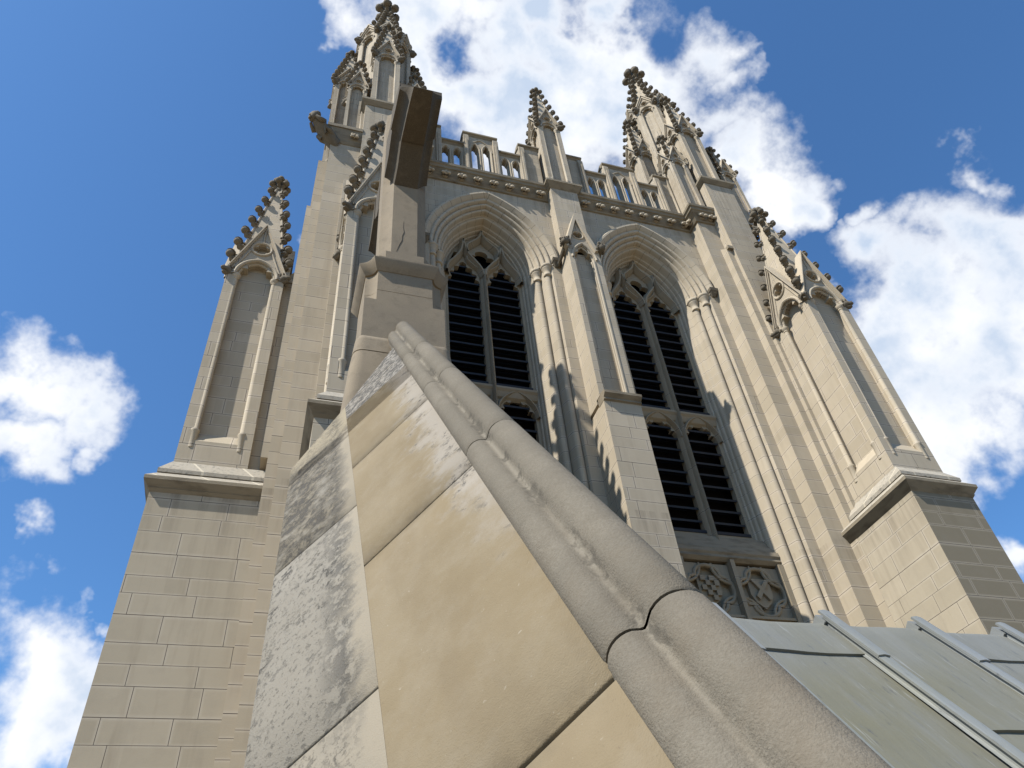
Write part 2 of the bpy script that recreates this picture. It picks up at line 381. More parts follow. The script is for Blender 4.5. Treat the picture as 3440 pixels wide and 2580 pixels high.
def lead_mat(name, base, rough=0.5):
    m, t, b = newmat(name, rough)
    o = t.n('ShaderNodeTexCoord').outputs['Object']
    st = t.vm('MULTIPLY', o, (6.0, 1.0, 6.0))
    n1 = t.noise(st, 1.6, 6.0, 0.65)
    n2 = t.noise(o, 1.1, 4.0, 0.6)
    n3 = t.noise(st, 7.0, 4.0, 0.6)
    col = t.mix(t.rng(n2, 0.35, 0.65), base, (base[0] * 0.98, base[1] * 0.94, base[2] * 0.78))
    col = t.mix(t.m('MULTIPLY', t.rng(n1, 0.5, 0.75), 0.45), col, (0.175, 0.184, 0.187))
    col = t.mix(t.m('MULTIPLY', t.rng(n3, 0.6, 0.74), 0.55), col, (0.13, 0.135, 0.14))
    stain = t.m('MULTIPLY', t.rng(t.noise(t.vm('MULTIPLY', o, (2.0, 1.0, 1.0)), 3.2, 6.0, 0.7), 0.66, 0.74), 0.6)
    col = t.mix(stain, col, (0.15, 0.16, 0.19))
    sc = t.noise(t.vm('MULTIPLY', o, (22.0, 1.6, 1.0)), 2.0, 3.0, 0.6)
    col = t.mix(t.m('MULTIPLY', t.rng(sc, 0.64, 0.72), 0.6), col, (0.30, 0.305, 0.30))
    sc2 = t.noise(t.vm('ADD', t.vm('MULTIPLY', o, (14.0, 2.4, 1.0)), (9, 4, 2)), 2.6, 4.0, 0.65)
    col = t.mix(t.m('MULTIPLY', t.rng(sc2, 0.62, 0.70), 0.7), col, (0.075, 0.08, 0.085))
    ridge = t.rng(t.sep(o)[1], 2.35, 2.85)
    col = t.mix(t.m('MULTIPLY', ridge, 0.4), col, (0.185, 0.195, 0.20))
    t.set(b.inputs['Base Color'], col)
    b.inputs['Metallic'].default_value = 0.15
    t.set(b.inputs['Roughness'], t.rng(n1, 0.3, 0.7, rough - .08, rough + .15))
    bp = t.n('ShaderNodeBump', {'Height': t.m('ADD', n1, t.m('MULTIPLY', n2, 2.0)), 'Strength': 0.25, 'Distance': 0.02})
    t.set(b.inputs['Normal'], bp.outputs[0])
    return m


M_LEAD = lead_mat('weathered_lead', (0.155, 0.154, 0.130), .65)
M_LEADB = lead_mat('lead_batten_cap', (0.21, 0.222, 0.225), .5)


def flat(name, col, rough=0.8):
    m, t, b = newmat(name, rough)
    o = t.n('ShaderNodeTexCoord').outputs['Object']
    n = t.noise(o, 4.0, 4.0)
    t.set(b.inputs['Base Color'], t.mix(t.m('MULTIPLY', t.rng(n, 0.4, 0.7), 0.5), col, (col[0] * 1.5, col[1] * 1.5, col[2] * 1.6)))
    return m


M_LOUV = flat('dark_slate', (0.019, 0.020, 0.023), 0.6)
M_DARK = flat('dark_interior', (0.004, 0.004, 0.005), 0.95)  # near-black colour stands in for the unlit belfry interior
M_BOUNCE = flat('bounce_ground', (0.21, 0.165, 0.105), 0.95)  # tan picked for warm bounce into shaded stone; this ground is out of view
M_JOINT = flat('old_mortar', (0.05, 0.04, 0.03), 0.95)

# ------------------------------------------------------------------ mesh builder


class MB:
    def __init__(s):
        s.v = []
        s.f = []

    def add(s, vs, fs):
        o = len(s.v)
        s.v += [tuple(p) for p in vs]
        s.f += [[i + o for i in f] for f in fs]
        return s

    def box(s, x0, x1, y0, y1, z0, z1):
        return s.add([(x0, y0, z0), (x1, y0, z0), (x1, y1, z0), (x0, y1, z0), (x0, y0, z1), (x1, y0, z1), (x1, y1, z1), (x0, y1, z1)],
                     [[0, 3, 2, 1], [4, 5, 6, 7], [0, 1, 5, 4], [1, 2, 6, 5], [2, 3, 7, 6], [3, 0, 4, 7]])

    def frustum(s, a, za, b, zb):
        """a, b = (x0,x1,y0,y1) rectangles at za, zb"""
        return s.loft([[(a[0], a[2], za), (a[1], a[2], za), (a[1], a[3], za), (a[0], a[3], za)], [(b[0], b[2], zb), (b[1], b[2], zb), (b[1], b[3], zb), (b[0], b[3], zb)]])

    def prism(s, poly, z0, z1):
        return s.loft([[(x, y, z0) for x, y in poly], [(x, y, z1) for x, y in poly]])

    def loft(s, rings, cap0=True, cap1=True, closed=True):
        n = len(rings[0])
        vs = [p for r in rings for p in r]
        fs = []
        for i in range(len(rings) - 1):
            for j in range(n if closed else n - 1):
                k = (j + 1) % n
                fs.append([i * n + j, i * n + k, (i + 1) * n + k, (i + 1) * n + j])
        if cap0:
            fs.append(list(range(n))[::-1])
        if cap1:
            fs.append([(len(rings) - 1) * n + j for j in range(n)])
        return s.add(vs, fs)

    def lathe(s, c, prof, n=12):
        """c=(x,y), prof=[(r,z)]"""
        return s.loft([[(c[0] + r * math.cos(2 * PI * j / n), c[1] + r * math.sin(2 * PI * j / n), z) for j in range(n)] for r, z in prof])

    def egg(s, c, rx, ry, rz, n=10, m=7, rot=None):
        rings = []
        for i in range(1, m):
            a = -PI / 2 + PI * i / m
            rings.append([Vector((rx * math.cos(a) * math.cos(2 * PI * j / n), ry * math.cos(a) * math.sin(2 * PI * j / n), rz * math.sin(a))) for j in range(n)])
        rings = [[(rot @ p if rot else p) + Vector(c) for p in r] for r in rings]
        return s.loft(rings)

    def tube(s, path, rad, n=6, cap=True):
        path = [Vector(p) for p in path]
        if not isinstance(rad, (list, tuple)):
            rad = [rad] * len(path)
        rings = []
        for i, p in enumerate(path):
            d = (path[min(i + 1, len(path) - 1)] - path[max(i - 1, 0)]).normalized()
            up = Vector((0, 0, 1)) if abs(d.z) < 0.9 else Vector((0, 1, 0))
            a = d.cross(up).normalized()
            b = d.cross(a).normalized()
            rings.append([p + rad[i] * (math.cos(2 * PI * j / n) * a + math.sin(2 * PI * j / n) * b) for j in range(n)])
        return s.loft(rings, cap, cap)

    def plate(s, outer, holes, f, d0, d1, walls=True, back=False):
        polys = [outer] + list(holes)
        tris = tessellate_polygon([[Vector((p[0], p[1], 0)) for p in q] for q in polys])
        flat_ = [p for q in polys for p in q]
        s.add([f(p[0], p[1], d0) for p in flat_], [list(t) for t in tris])
        if back:
            s.add([f(p[0], p[1], d1) for p in flat_], [list(t)[::-1] for t in tris])
        for k, q in enumerate(polys):
            if k == 0 and not walls:
                continue
            n = len(q)
            s.add([f(p[0], p[1], d0) for p in q] + [f(p[0], p[1], d1) for p in q], [[j, (j + 1) % n, n + (j + 1) % n, n + j] for j in range(n)])
        return s

    def sweep(s, path, prof, f, side=1, closed=False):
        """path of 2-D points, prof of (offset, depth); mitred"""
        P = [Vector(p) for p in path]
        n = len(P)
        rings = []
        for i in range(n):
            a = P[i] - P[i - 1] if (i > 0 or closed) else P[1] - P[0]
            b = P[(i + 1) % n] - P[i] if (i < n - 1 or closed) else P[n - 1] - P[n - 2]
            a = a.normalized()
            b = b.normalized()
            na = Vector((-a.y, a.x)) * side
            nb = Vector((-b.y, b.x)) * side
            mv = (na + nb)
            mv = mv / max(0.25, mv.dot(na)) if mv.length > 1e-6 else na
            rings.append([f(P[i].x + mv.x * o, P[i].y + mv.y * o, d) for o, d in prof])
        if closed:
            rings.append(rings[0])
        return s.loft(rings, False, False, closed=False)

    def mesh(s, name, mat, smooth=35):
        me = bpy.data.meshes.new(name)
        bm = bmesh.new()
        vs = [bm.verts.new(p) for p in s.v]
        for f in s.f:
            try:
                bm.faces.new([vs[i] for i in f])
            except ValueError:
                pass
        bmesh.ops.remove_doubles(bm, verts=bm.verts, dist=1e-5)
        bmesh.ops.recalc_face_normals(bm, faces=bm.faces)
        bm.to_mesh(me)
        bm.free()
        for mt in (mat if isinstance(mat, (list, tuple)) else [mat]):
            me.materials.append(mt)
        if smooth:
            me.shade_smooth()
            me.set_sharp_from_angle(angle=math.radians(smooth))
        return me

    def build(s, name, mat, parent=None, smooth=35):
        return link(name, s.mesh(name, mat, smooth), parent)


def link(name, me, parent=None):
    o = bpy.data.objects.new(name, me)
    COL.objects.link(o)
    if parent is not None:
        adopt(o, parent)
    return o


def adopt(o, parent):
    o.parent = parent
    mw = Matrix.Identity(4)
    q = parent
    while q is not None:
        mw = (q.matrix_parent_inverse if q.parent else Matrix.Identity(4)) @ q.matrix_basis @ mw if False else mw
        q = q.parent
    o.matrix_parent_inverse = world(parent).inverted()


def world(o):
    if o.parent is None:
        return o.matrix_basis.copy()
    return world(o.parent) @ o.matrix_parent_inverse @ o.matrix_basis


def thing(name, label, cat, loc):
    o = bpy.data.objects.new(name, None)
    o.empty_display_size = 0.3
    COL.objects.link(o)
    o.location = loc
    o['label'] = label
    o['category'] = cat
    return o


def place(name, me, parent, loc, rot=(0, 0, 0), sc=1.0):
    o = link(name, me, parent)
    o.location = loc
    o.rotation_euler = rot
    o.scale = (sc, sc, sc) if not isinstance(sc, tuple) else sc
    return o


def FR(o, u, inw):
    o = Vector(o)
    u = Vector(u)
    inw = Vector(inw)
    return lambda a, b, d: tuple(o + u * a + inw * d + Vector((0, 0, b)))


def front(y):
    return lambda a, b, d: (a, y + d, b)


def arch_pts(cx, half, zs, rise, n=10, prongs=(), depth=0.0):
    """pointed arch from right springing over the apex to left springing"""
    r = (half * half + rise * rise) / (2 * half)
    c = r - half
    amax = math.atan2(rise, c) if c > 1e-6 else PI / 2
    out = []
    for i in range(n + 1):
        t = i / n
        a = amax * t
        rr = r
        for p in prongs:
            rr -= depth * max(0.0, 1 - abs(t - p) / (1.05 / n + 0.02))
        out.append((cx - c + rr * math.cos(a), zs + rr * math.sin(a)))
    out[-1] = (cx, zs + rise)
    left = [(2 * cx - x, z) for x, z in out[:-1]][::-1]
    return out + left


def arch_hole(cx, half, z0, zs, rise, n=10, prongs=(), depth=0.0):
    return [(cx - half, z0), (cx + half, z0)] + arch_pts(cx, half, zs, rise, n, prongs, depth)


def foil(cx, cz, R, k=4, rot=0.0, dep=0.32, n=8):
    out = []
    for j in range(k):
        for i in range(n):
            t = i / n
            a = rot + 2 * PI * (j + t) / k
            rr = R * (1 - dep + dep * math.sin(PI * t) ** 0.6) if 0 < t else R * (1 - dep)
            out.append((cx + rr * math.cos(a), cz + rr * math.sin(a)))
    return out


def circ(cx, cz, r, n=20):
    return [(cx + r * math.cos(2 * PI * i / n), cz + r * math.sin(2 * PI * i / n)) for i in range(n)]


ROLLP = [(-0.03, 0.0), (-0.022, -0.025), (0.0, -0.035), (0.022, -0.025), (0.03, 0.0)]


def rollp(r, d=0.0):
    return [(-r, d), (-r * .7, d - r * .8), (0, d - r * 1.15), (r * .7, d - r * .8), (r, d)]


# ------------------------------------------------------------------ carved pieces


def crocket_mesh(name='crocket', s=1.0):
    """leaf crocket: a stalk curling out of the arris to a ball under a hood; +X is outwards"""
    mb = MB()
    mb.tube([(-0.05, 0, -0.14), (0.03, 0, -0.09), (0.085, 0, -0.055), (0.12, 0, -0.01)], [0.045, 0.05, 0.055, 0.05], 6)
    rt = Matrix.Rotation(math.radians(-28), 3, 'Y')
    mb.egg((0.145, 0, 0.01), 0.082, 0.082, 0.078, 10, 8, rt)
    # hood of leaf over the ball
    rings = []
    for a, r in ((12, 0.096), (28, 0.099), (44, 0.085), (66, 0.05)):
        a = math.radians(a)
        rings.append([rt @ Vector((r * math.cos(a) * math.cos(2 * PI * j / 10) * 1.06, r * math.cos(a) * math.sin(2 * PI * j / 10) * 1.06, 0.1 * math.sin(a) + 0.008)) + Vector((0.14, 0, 0.012)) for j in range(10)])
    mb.loft(rings)
    for sy in (-1, 1):
        mb.egg((0.05, sy * 0.05, -0.06), 0.05, 0.03, 0.035, 6, 4)
        mb.egg((0.02, sy * 0.06, 0.03), 0.045, 0.028, 0.03, 6, 4)
    return mb.mesh(name, M_CARVE, 50)


CROCKET = crocket_mesh()


def finial_mesh():
    mb = MB()
    mb.lathe((0, 0), [(0.07, -0.5), (0.075, -0.25), (0.11, -0.2), (0.12, -0.15), (0.08, -0.1), (0.085, 0.05), (0.06, 0.2)], 8)
    for k in range(6):
        a = 2 * PI * k / 6
        d = Vector((math.cos(a), math.sin(a), 0))
        mb.tube([d * .05 + Vector((0, 0, -.08)), d * .13 + Vector((0, 0, -.03)), d * .2 + Vector((0, 0, 0.03))], [.05, .055, .05], 6)
        mb.egg(tuple(d * .22 + Vector((0, 0, .06))), .1, .1, .1, 9, 7)
    for k in range(5):
        a = 2 * PI * (k + .5) / 5
        d = Vector((math.cos(a), math.sin(a), 0))
        mb.tube([d * .04 + Vector((0, 0, .08)), d * .11 + Vector((0, 0, .22))], [.05, .06], 6)
        mb.egg(tuple(d * .13 + Vector((0, 0, .28))), .092, .092, .1, 9, 7)
    mb.egg((0, 0, .42), .095, .095, .11, 9, 7)
    return mb.mesh('finial', M_CARVE, 50)


FINIAL = finial_mesh()


def loft_head(rings, extra=None, mat=None):
    """creature lofted along +X: rings of (x, zc, ry, rz)"""
    mb = MB()
    rr = []
    for x, zc, ry, rz in rings:
        rr.append([(x, ry * math.cos(2 * PI * j / 10), zc + rz * math.sin(2 * PI * j / 10)) for j in range(10)])
    mb.loft(rr)
    if extra:
        extra(mb)
    return mb


def beast_mesh(name='gargoyle', long=0.0, snout=1.0):
    L = long

    def ex(mb):
        for sy in (-1, 1):
            mb.egg((L + .34, sy * .085, .13), .045, .04, .045, 7, 5)
            mb.egg((L + .17, sy * .12, .13), .06, .035, .07, 7, 5)
            mb.egg((L + .56 + .1 * snout, sy * .035, .035), .03, .025, .025, 6, 4)
            if L > 0.3:
                mb.tube([(L * .45, sy * .16, -.02), (L * .6, sy * .2, -.12), (L * .8, sy * .15, -.18), (L * .9, sy * .12, -.1)], [.07, .06, .05, .035], 6)
        mb.loft([[(x, ry * math.cos(2 * PI * j / 8), zc + rz * math.sin(2 * PI * j / 8)) for j in range(8)] for x, zc, ry, rz in
                 ((L + .22, -.1, .07, .05), (L + .4, -.13, .075, .04), (L + .5 + .1 * snout, -.115, .045, .028))])
        for k in range(5):
            mb.egg((L * .2 + .05 + k * (L * .8 + .12) / 5, 0, .14 + .01 * k), .05, .06, .035, 6, 4)
    return loft_head([(-.1, -.05, .12, .14), (L * .35, -.06, .15, .15), (L * .7 + .05, -.02, .14, .15), (L + .16, .01, .12, .13), (L + .27, .03, .125, .125), (L + .38, .04, .1, .1),
                      (L + .5, .0, .075, .07), (L + .56 + .12 * snout, -.01, .06, .055), (L + .62 + .14 * snout, -.015, .025, .025)], ex).mesh(name, M_CARVE, 55)


def man_mesh(name='grotesque'):
    """leaning carved figure with a human head, arms drawn up beside the face"""
    def ex(mb):
        rt = Matrix.Rotation(math.radians(20), 3, 'Y')
        mb.egg((1.0, 0, .2), .15, .14, .19, 12, 9, rt)          # head
        mb.egg((.95, 0, .29), .17, .16, .13, 10, 7, rt)         # hair
        mb.egg((1.13, 0, .17), .04, .03, .05, 6, 5)             # nose
        mb.egg((1.11, 0, .085), .03, .05, .018, 6, 4)           # mouth
        mb.egg((1.08, 0, .03), .05, .06, .04, 6, 4)             # chin
        for sy in (-1, 1):
            mb.egg((1.115, sy * .055, .215), .02, .028, .018, 6, 4)
            mb.tube([(.6, sy * .15, .08), (.7, sy * .19, -.02), (.85, sy * .15, .03), (.95, sy * .12, .08)], [.07, .065, .05, .04], 7)
            mb.tube([(.05, sy * .1, -.12), (.3, sy * .17, -.12), (.48, sy * .14, -.16), (.34, sy * .1, -.22)], [.09, .085, .06, .05], 7)
        for k in range(6):
            mb.tube([(.15 + .1 * k, -.17, -.02 + .02 * k), (.18 + .1 * k, 0, .16 + .02 * k), (.15 + .1 * k, .17, -.02 + .02 * k)], .022, 5)
    return loft_head([(-.2, -.2, .16, .2), (.1, -.14, .18, .19), (.4, -.04, .18, .17), (.65, .04, .18, .15), (.8, .1, .13, .12), (.92, .13, .09, .1), (1.0, .15, .05, .05)], ex).mesh(name, M_CARVE, 55)


def face_mesh(name='carved_head'):
    def ex(mb):
        mb.egg((.23, 0, .02), .05, .035, .05, 6, 5)
        for sy in (-1, 1):
            mb.egg((.2, sy * .07, .07), .035, .035, .028, 6, 4)
            for k in range(4):
                mb.egg((.1 - .03 * k, sy * (.13 + .012 * k), .12 - .07 * k), .06, .05, .05, 6, 5)
        mb.egg((.2, 0, -.07), .035, .055, .02, 6, 4)
        for k in range(5):
            mb.egg((.12, .07 * (k - 2), .16), .06, .05, .05, 6, 5)
    return loft_head([(-.14, 0, .1, .12), (0, .02, .14, .17), (.1, .02, .145, .17), (.17, .01, .125, .15), (.21, 0, .08, .11), (.23, -.01, .03, .04)], ex).mesh(name, M_CARVE, 55)


BEAST = beast_mesh()
BEASTS = beast_mesh('gargoyle', 0.0, .4)
BEASTL = beast_mesh('gargoyle', .42, 1.3)
MAN = man_mesh()
FACE = face_mesh()


def boss_mesh():
    """square four leaved flower"""
    mb = MB()
    for k in range(4):
        a = PI / 4 + PI / 2 * k
        mb.egg((.095 * math.cos(a), -.055, .095 * math.sin(a)), .078, .05, .05, 8, 6, Matrix.Rotation(-a, 3, 'Y'))
        mb.egg((.12 * math.cos(a), -.075, .12 * math.sin(a)), .035, .03, .03, 6, 5)
        a += PI / 4
        mb.egg((.075 * math.cos(a), -.03, .075 * math.sin(a)), .04, .035, .03, 6, 5)
    mb.egg((0, -.085, 0), .045, .04, .045, 8, 6)
    mb.tube([(0, 0, .02), (0, .1, .06)], [.09, .07], 8)
    return mb.mesh('carved_boss', M_PLAIN, 50)


BOSS = boss_mesh()

# ------------------------------------------------------------------ the cathedral tower
TW = thing('cathedral_tower', 'tall pale limestone gothic belfry tower with louvred windows, buttresses and crocketed pinnacles', 'tower', (6.857, 14.0, -30.0))
ZB = -30.0
XC = 6.857


def mir(x):
    return 2 * XC - x


def crockets_on(parts, c, half0, z0, half1, z1, n, count, rot, size, mesh=CROCKET):
    """yield crocket transforms up each arris of a pyramid"""
    out = []
    for k in range(n):
        a = rot + 2 * PI * k / n
        for i in range(count):
            t = (i + .35) / count
            r = half0 + (half1 - half0) * t
            z = z0 + (z1 - z0) * t
            out.append(((c[0] + r * math.cos(a), c[1] + r * math.sin(a), z), (0, 0, a), size * (1 - .22 * t)))
    return out


STUFF = MB()


def bake(me, loc, rot, sc, target):
    mt = Matrix.Translation(loc) @ Matrix.Rotation(rot[2], 4, 'Z') @ Matrix.Scale(sc, 4)
    target.add([mt @ v.co for v in me.vertices], [list(p.vertices) for p in me.polygons])


def pinnacle(label, c, w, z0, zeave, zgab, ztop, hw, n=4, rot=0.0, rec=.16, sill=.35, crk=7, csize=1.28, single=True, garg=None, spz=None, sph=None, fin=1.0, gsize=1.0, shaft_r=.05, spr=None, mat=None):
    """gabled, niched pinnacle: c centre, w apothem of the faces"""
    name = 'pinnacle'
    mb = MB()
    mo = MB()
    gb = MB()
    hwid = w * math.tan(PI / n)           # half width of one face
    zs = spr if spr is not None else zeave - .1
    rise = hw * 1.25
    for k in range(n):
        a = rot + 2 * PI * k / n - PI / 2
        nv = Vector((math.cos(a), math.sin(a), 0))
        uv = Vector((-nv.y, nv.x, 0))
        f = FR(Vector((c[0], c[1], 0)) + nv * w, uv, -nv)
        outer = [(-hwid, z0), (hwid, z0), (hwid, zeave), (0, zgab), (-hwid, zeave)]
        hole = arch_hole(0, hw, z0 + sill, zs, rise, 10, (.5,), hw * .3)
        qz = zs + rise + (zgab - zs - rise) * .36
        qr = min(hwid * .36, (zgab - zs - rise) * .27)
        mb.plate(outer, [hole] + ([foil(0, qz, qr * .86, 4, PI / 4)] if zgab - zeave > .5 else []), f, 0, rec, walls=False)
        # roof of the gable
        g = (w - rec) / w * .995
        zk = zeave + (zgab - zeave) * (1 - g) - .03
        pent = [(-hwid * g, zeave - .02), (hwid * g, zeave - .02), (hwid * g, zk), (0, zgab - .03), (-hwid * g, zk)]
        mb.loft([[f(x, z, rec + .006) for x, z in pent], [f(x, z, w) for x, z in pent]])
        # corner block between two gables
        cq = [(hwid * g, .004), (hwid - .004, .004), (hwid - .004, rec), (hwid * g, rec)]
        mb.loft([[f(x, zeave - .3, d) for x, d in cq], [f(x, zeave, d) for x, d in cq], [f(hwid * g * 1.01, zeave + .3, rec * .97)] * 4])
        # raking coping of the gable
        th = .055 * max(.7, w * 1.5)
        for sgn in (-1, 1):
            p0 = Vector((sgn * (hwid + .03), zeave - .06))
            p1 = Vector((0, zgab + .05))
            dv = (p1 - p0).normalized()
            nn = Vector((-dv.y, dv.x)) * sgn
            q = [p0 + nn * th * .2, p0 - nn * th * 1.3, p1 - nn * th * 1.3, p1 + nn * th * .2]
            if sgn < 0:
                nn = -nn
            q = [p0 + Vector((0, th * .8)), p0 - Vector((0, th * 1.6)), Vector((0, zgab + .05 - th * 3.0)), Vector((0, zgab + .07))]
            gb.loft([[f(x.x, x.y, -.05) for x in q], [f(x.x, x.y, rec * 1.02) for x in q]])
            q2 = [p0 + Vector((0, th * .8)), p0 - Vector((0, th * .3)), Vector((0, zgab + .05 - th * 1.2)), Vector((0, zgab + .07))]
            gb.loft([[f(x.x, x.y, -.09) for x in q2], [f(x.x, x.y, -.045) for x in q2]])
        # hood mould, nook shafts, gable relief
        ap = arch_pts(0, hw + .05, zs, rise + .06, 9)
        mo.sweep(ap, rollp(shaft_r * .8, -.012), f)
        if shaft_r > .02:
            ap = arch_pts(0, hw - .01, zs, rise - .01, 9)
            mo.sweep(ap, rollp(shaft_r * .6, rec * .3), f)
        for sgn in (-1, 1):
            ux = sgn * (hw + .005)
            pc = f(ux, 0, rec * .28)
            zb_ = z0 + sill
            r = shaft_r
            mo.lathe((pc[0], pc[1]), [(r * 1.25, zb_ - .3 * sill), (r * 1.25, zb_ + .22), (r * 1.5, zb_ + .25), (r * 1.5, zb_ + .28), (r, zb_ + .32), (r, zs - .14), (r * 1.25, zs - .13), (r * 1.1, zs - .1), (r * 1.6, zs - .05), (r * 1.75, zs - .02), (r * 1.75, zs + .02), (r * .8, zs + .04)], 10)
        if zgab - zeave > .5:
            zc = zs + rise + (zgab - zs - rise) * .36
            rr = min(hwid * .36, (zgab - zs - rise) * .27)
            mo.sweep(circ(0, zc, rr, 16), rollp(rr * .14, -.004), f, closed=True)
            for sgn in (-1, 1):
                mo.sweep([(sgn * hwid * .78, zeave + .08), (sgn * rr * 1.1, zc - rr * .5)], rollp(rr * .1, -.004), f)
            mo.sweep([(0, zc + rr), (0, zgab - .12)], rollp(rr * .1, -.004), f)
    # core behind the niches
    wc = (w - rec)
    R = wc / math.cos(PI / n)
    mb.loft([[(c[0] + R * math.cos(rot + PI / n + 2 * PI * k / n), c[1] + R * math.sin(rot + PI / n + 2 * PI * k / n), z) for k in range(n)] for z in (z0, zeave + .05)])
    # sloping sill at the foot of each niche
    R2 = w / math.cos(PI / n) * .995
    mb.loft([[(c[0] + q * math.cos(rot + PI / n + 2 * PI * k / n), c[1] + q * math.sin(rot + PI / n + 2 * PI * k / n), z) for k in range(n)] for q, z in ((R2, z0), (R2, z0 + sill), (R, z0 + sill + .32))])
    p = mb.build(name, mat or M_ASH, TW, 0)
    if label:
        p['label'] = label
    mo.build('niche_moulding', M_BAND, p, 40)
    gb.build('gable_coping', M_PLAIN, p, 0)
    # spire
    sz = spz if spz is not None else zeave
    sh = (sph if sph is not None else w * .9)
    znew = zs + rise + .03
    sh = (sh + (.07 - sh) * (znew - sz) / (ztop - .55 * fin - sz)) / math.cos(PI / n)
    sz = znew
    sp = MB()
    st = .07
    a0 = rot + PI / n
    sp.loft([[(c[0] + q * math.cos(a0 + 2 * PI * k / n), c[1] + q * math.sin(a0 + 2 * PI * k / n), z) for k in range(n)] for q, z in ((sh, sz), (st, ztop - .55 * fin))])
    for k in range(n):
        a = a0 + 2 * PI * k / n
        sp.tube([(c[0] + sh * math.cos(a), c[1] + sh * math.sin(a), sz), (c[0] + st * math.cos(a), c[1] + st * math.sin(a), ztop - .55 * fin)], .03, 5)
    sp.build('spire', M_ASH if w > .5 else M_PLAIN, p, 0)
    fo = place('finial', FINIAL, p, (c[0], c[1], ztop - .5 * fin), (0, 0, .3), fin)
    for loc, ro, sc in crockets_on(None, c, sh * 1.06, sz - .12, st, ztop - .62 * fin, n, crk, a0, csize):
        if single:
            place('crocket', CROCKET, p, loc, ro, sc)
        else:
            bake(CROCKET, loc, ro, sc, STUFF)
    Rg = w / math.cos(PI / n)
    for k in range(n):
        a = a0 + 2 * PI * k / n
        me = (garg or [BEASTS])[k % len(garg or [BEASTS])]
        if me is None:
            continue
        place('gargoyle', me, p, (c[0] + (Rg - .12) * math.cos(a), c[1] + (Rg - .12) * math.sin(a), zeave - .08), (0, 0, a), (gsize * .62, gsize * 1.25, gsize * 1.25))
    return p


def mass(name, parts, mat=M_ASH, label=None, parent=None):
    mb = MB()
    for q in parts:
        if len(q) == 6:
            mb.box(*q)
        else:
            mb.frustum(*q)
    o = mb.build(name, mat, parent or TW, 0)
    if label:
        o['label'] = label
    return o


# ---- body of the tower behind the front
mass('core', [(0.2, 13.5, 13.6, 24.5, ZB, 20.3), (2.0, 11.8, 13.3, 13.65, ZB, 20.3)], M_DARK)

# ---- stepped corner piers
for side, X in (('r', lambda a: a), ('l', mir)):
    def bx(x0, x1, y0, y1, z0, z1, X=X):
        a, b = X(x0), X(x1)
        return (min(a, b), max(a, b), y0, y1, z0, z1)
    R_ = side == 'r'
    mass('corner_pier', [bx(11.363, 11.815, 11.55, 13.8, ZB, 20.05), bx(11.815, 12.102, 11.313, 13.7, ZB, 18.35), bx(11.815, 12.06, 11.55, 13.75, 18.3, 20.05)] +
         ([((11.815, 12.1, 11.313, 12.0), 18.35, (11.815, 12.1, 11.545, 12.0), 18.62)] if R_ else [((1.614, 1.899, 11.313, 12.0), 18.35, (1.614, 1.899, 11.545, 12.0), 18.62)]), M_BAND)
    mass('small_string', [bx(11.818, 12.1, 11.21, 11.34, 18.30, 18.43)], M_STRING)
    # turret carrying the great pinnacle
    cx = 12.56 if R_ else 1.12
    mass('turret', [(cx - .55, cx + .55, 11.8, 14.2, 8.0, 24.2), (cx - 1.15, cx + 1.15, 12.1, 14.05, ZB, 21.8)], M_ASH)
    # front block behind the buttress
    fx0, fx1 = (12.0, 13.06) if R_ else (.545, 1.60)
    mb = mass('turret_front', [(fx0, fx1, 11.2, 12.3, 8.0, 22.05)], M_ASH)
    c = MB()
    c.frustum((fx0 - .02, fx1 + .02, 11.18, 12.3), 21.98, (fx0 - .13, fx1 + .13, 11.07, 12.3), 22.12)
    c.box(fx0 - .13, fx1 + .13, 11.07, 12.3, 22.121, 22.22)
    c.frustum((fx0 - .13, fx1 + .13, 11.07, 12.3), 22.221, (fx0 + .05, fx1 - .05, 11.28, 12.3), 22.42)
    c.build('string_course', M_STRING, mb, 0)

# right corner: recess in shadow outside the front block
mass('corner_pier', [(13.06, 13.75, 11.75, 13.6, ZB, 20.6), (13.37, 13.62, 11.55, 13.6, ZB, 17.0)], M_BAND)
# left corner: the flat steps between the two buttresses
mass('corner_pier', [(-.29, .56, 11.38, 13.6, ZB, 19.72), (.19, .46, 11.22, 13.0, ZB, 17.75), (-.50, -.28, 11.72, 13.6, ZB, 19.2)], M_BAND)
mass('corner_pier', [(-.64, -.3, 11.95, 13.0, 9.0, 17.3), (-.56, -.3, 12.2, 13.4, 17.2, 20.0)], M_BAND)
t_ = MB()
t_.frustum((.19, .46, 11.22, 11.9), 17.75, (.19, .46, 11.37, 11.9), 17.98)
t_.build('weathering', M_STRING, TW, 0)
t_ = MB()
t_.frustum((-.64, -.3, 11.95, 12.6), 17.3, (-.56, -.3, 12.15, 12.6), 17.5)
t_.build('weathering', M_STRING, TW, 0)
# small cornice over the left corner step, with its man-headed gargoyle
t_ = MB()
t_.frustum((-.31, .545, 11.36, 12.0), 19.72, (-.31, .545, 11.32, 12.0), 19.8)
t_.frustum((-.31, .545, 11.34, 12.0), 19.801, (-.42, .545, 11.2, 12.0), 20.28)
t_.box(-.44, .545, 11.17, 12.0, 20.281, 20.42)
t_.frustum((-.44, .545, 11.17, 12.0), 20.421, (-.2, .545, 11.4, 12.0), 20.62)
o = t_.build('corner_cornice', M_STRING, TW, 0)
place('carved_boss', BOSS, o, (.34, 11.27, 20.03), (math.radians(-14), 0, 0), .95)
place('gargoyle', MAN, TW, (-.22, 11.42, 19.98), (0, math.radians(-12), math.radians(-152)), (.78, 1.15, 1.15))['label'] = 'long carved grotesque with a human head leaning out over the corner'

# ---- forward and side buttresses below their pinnacles


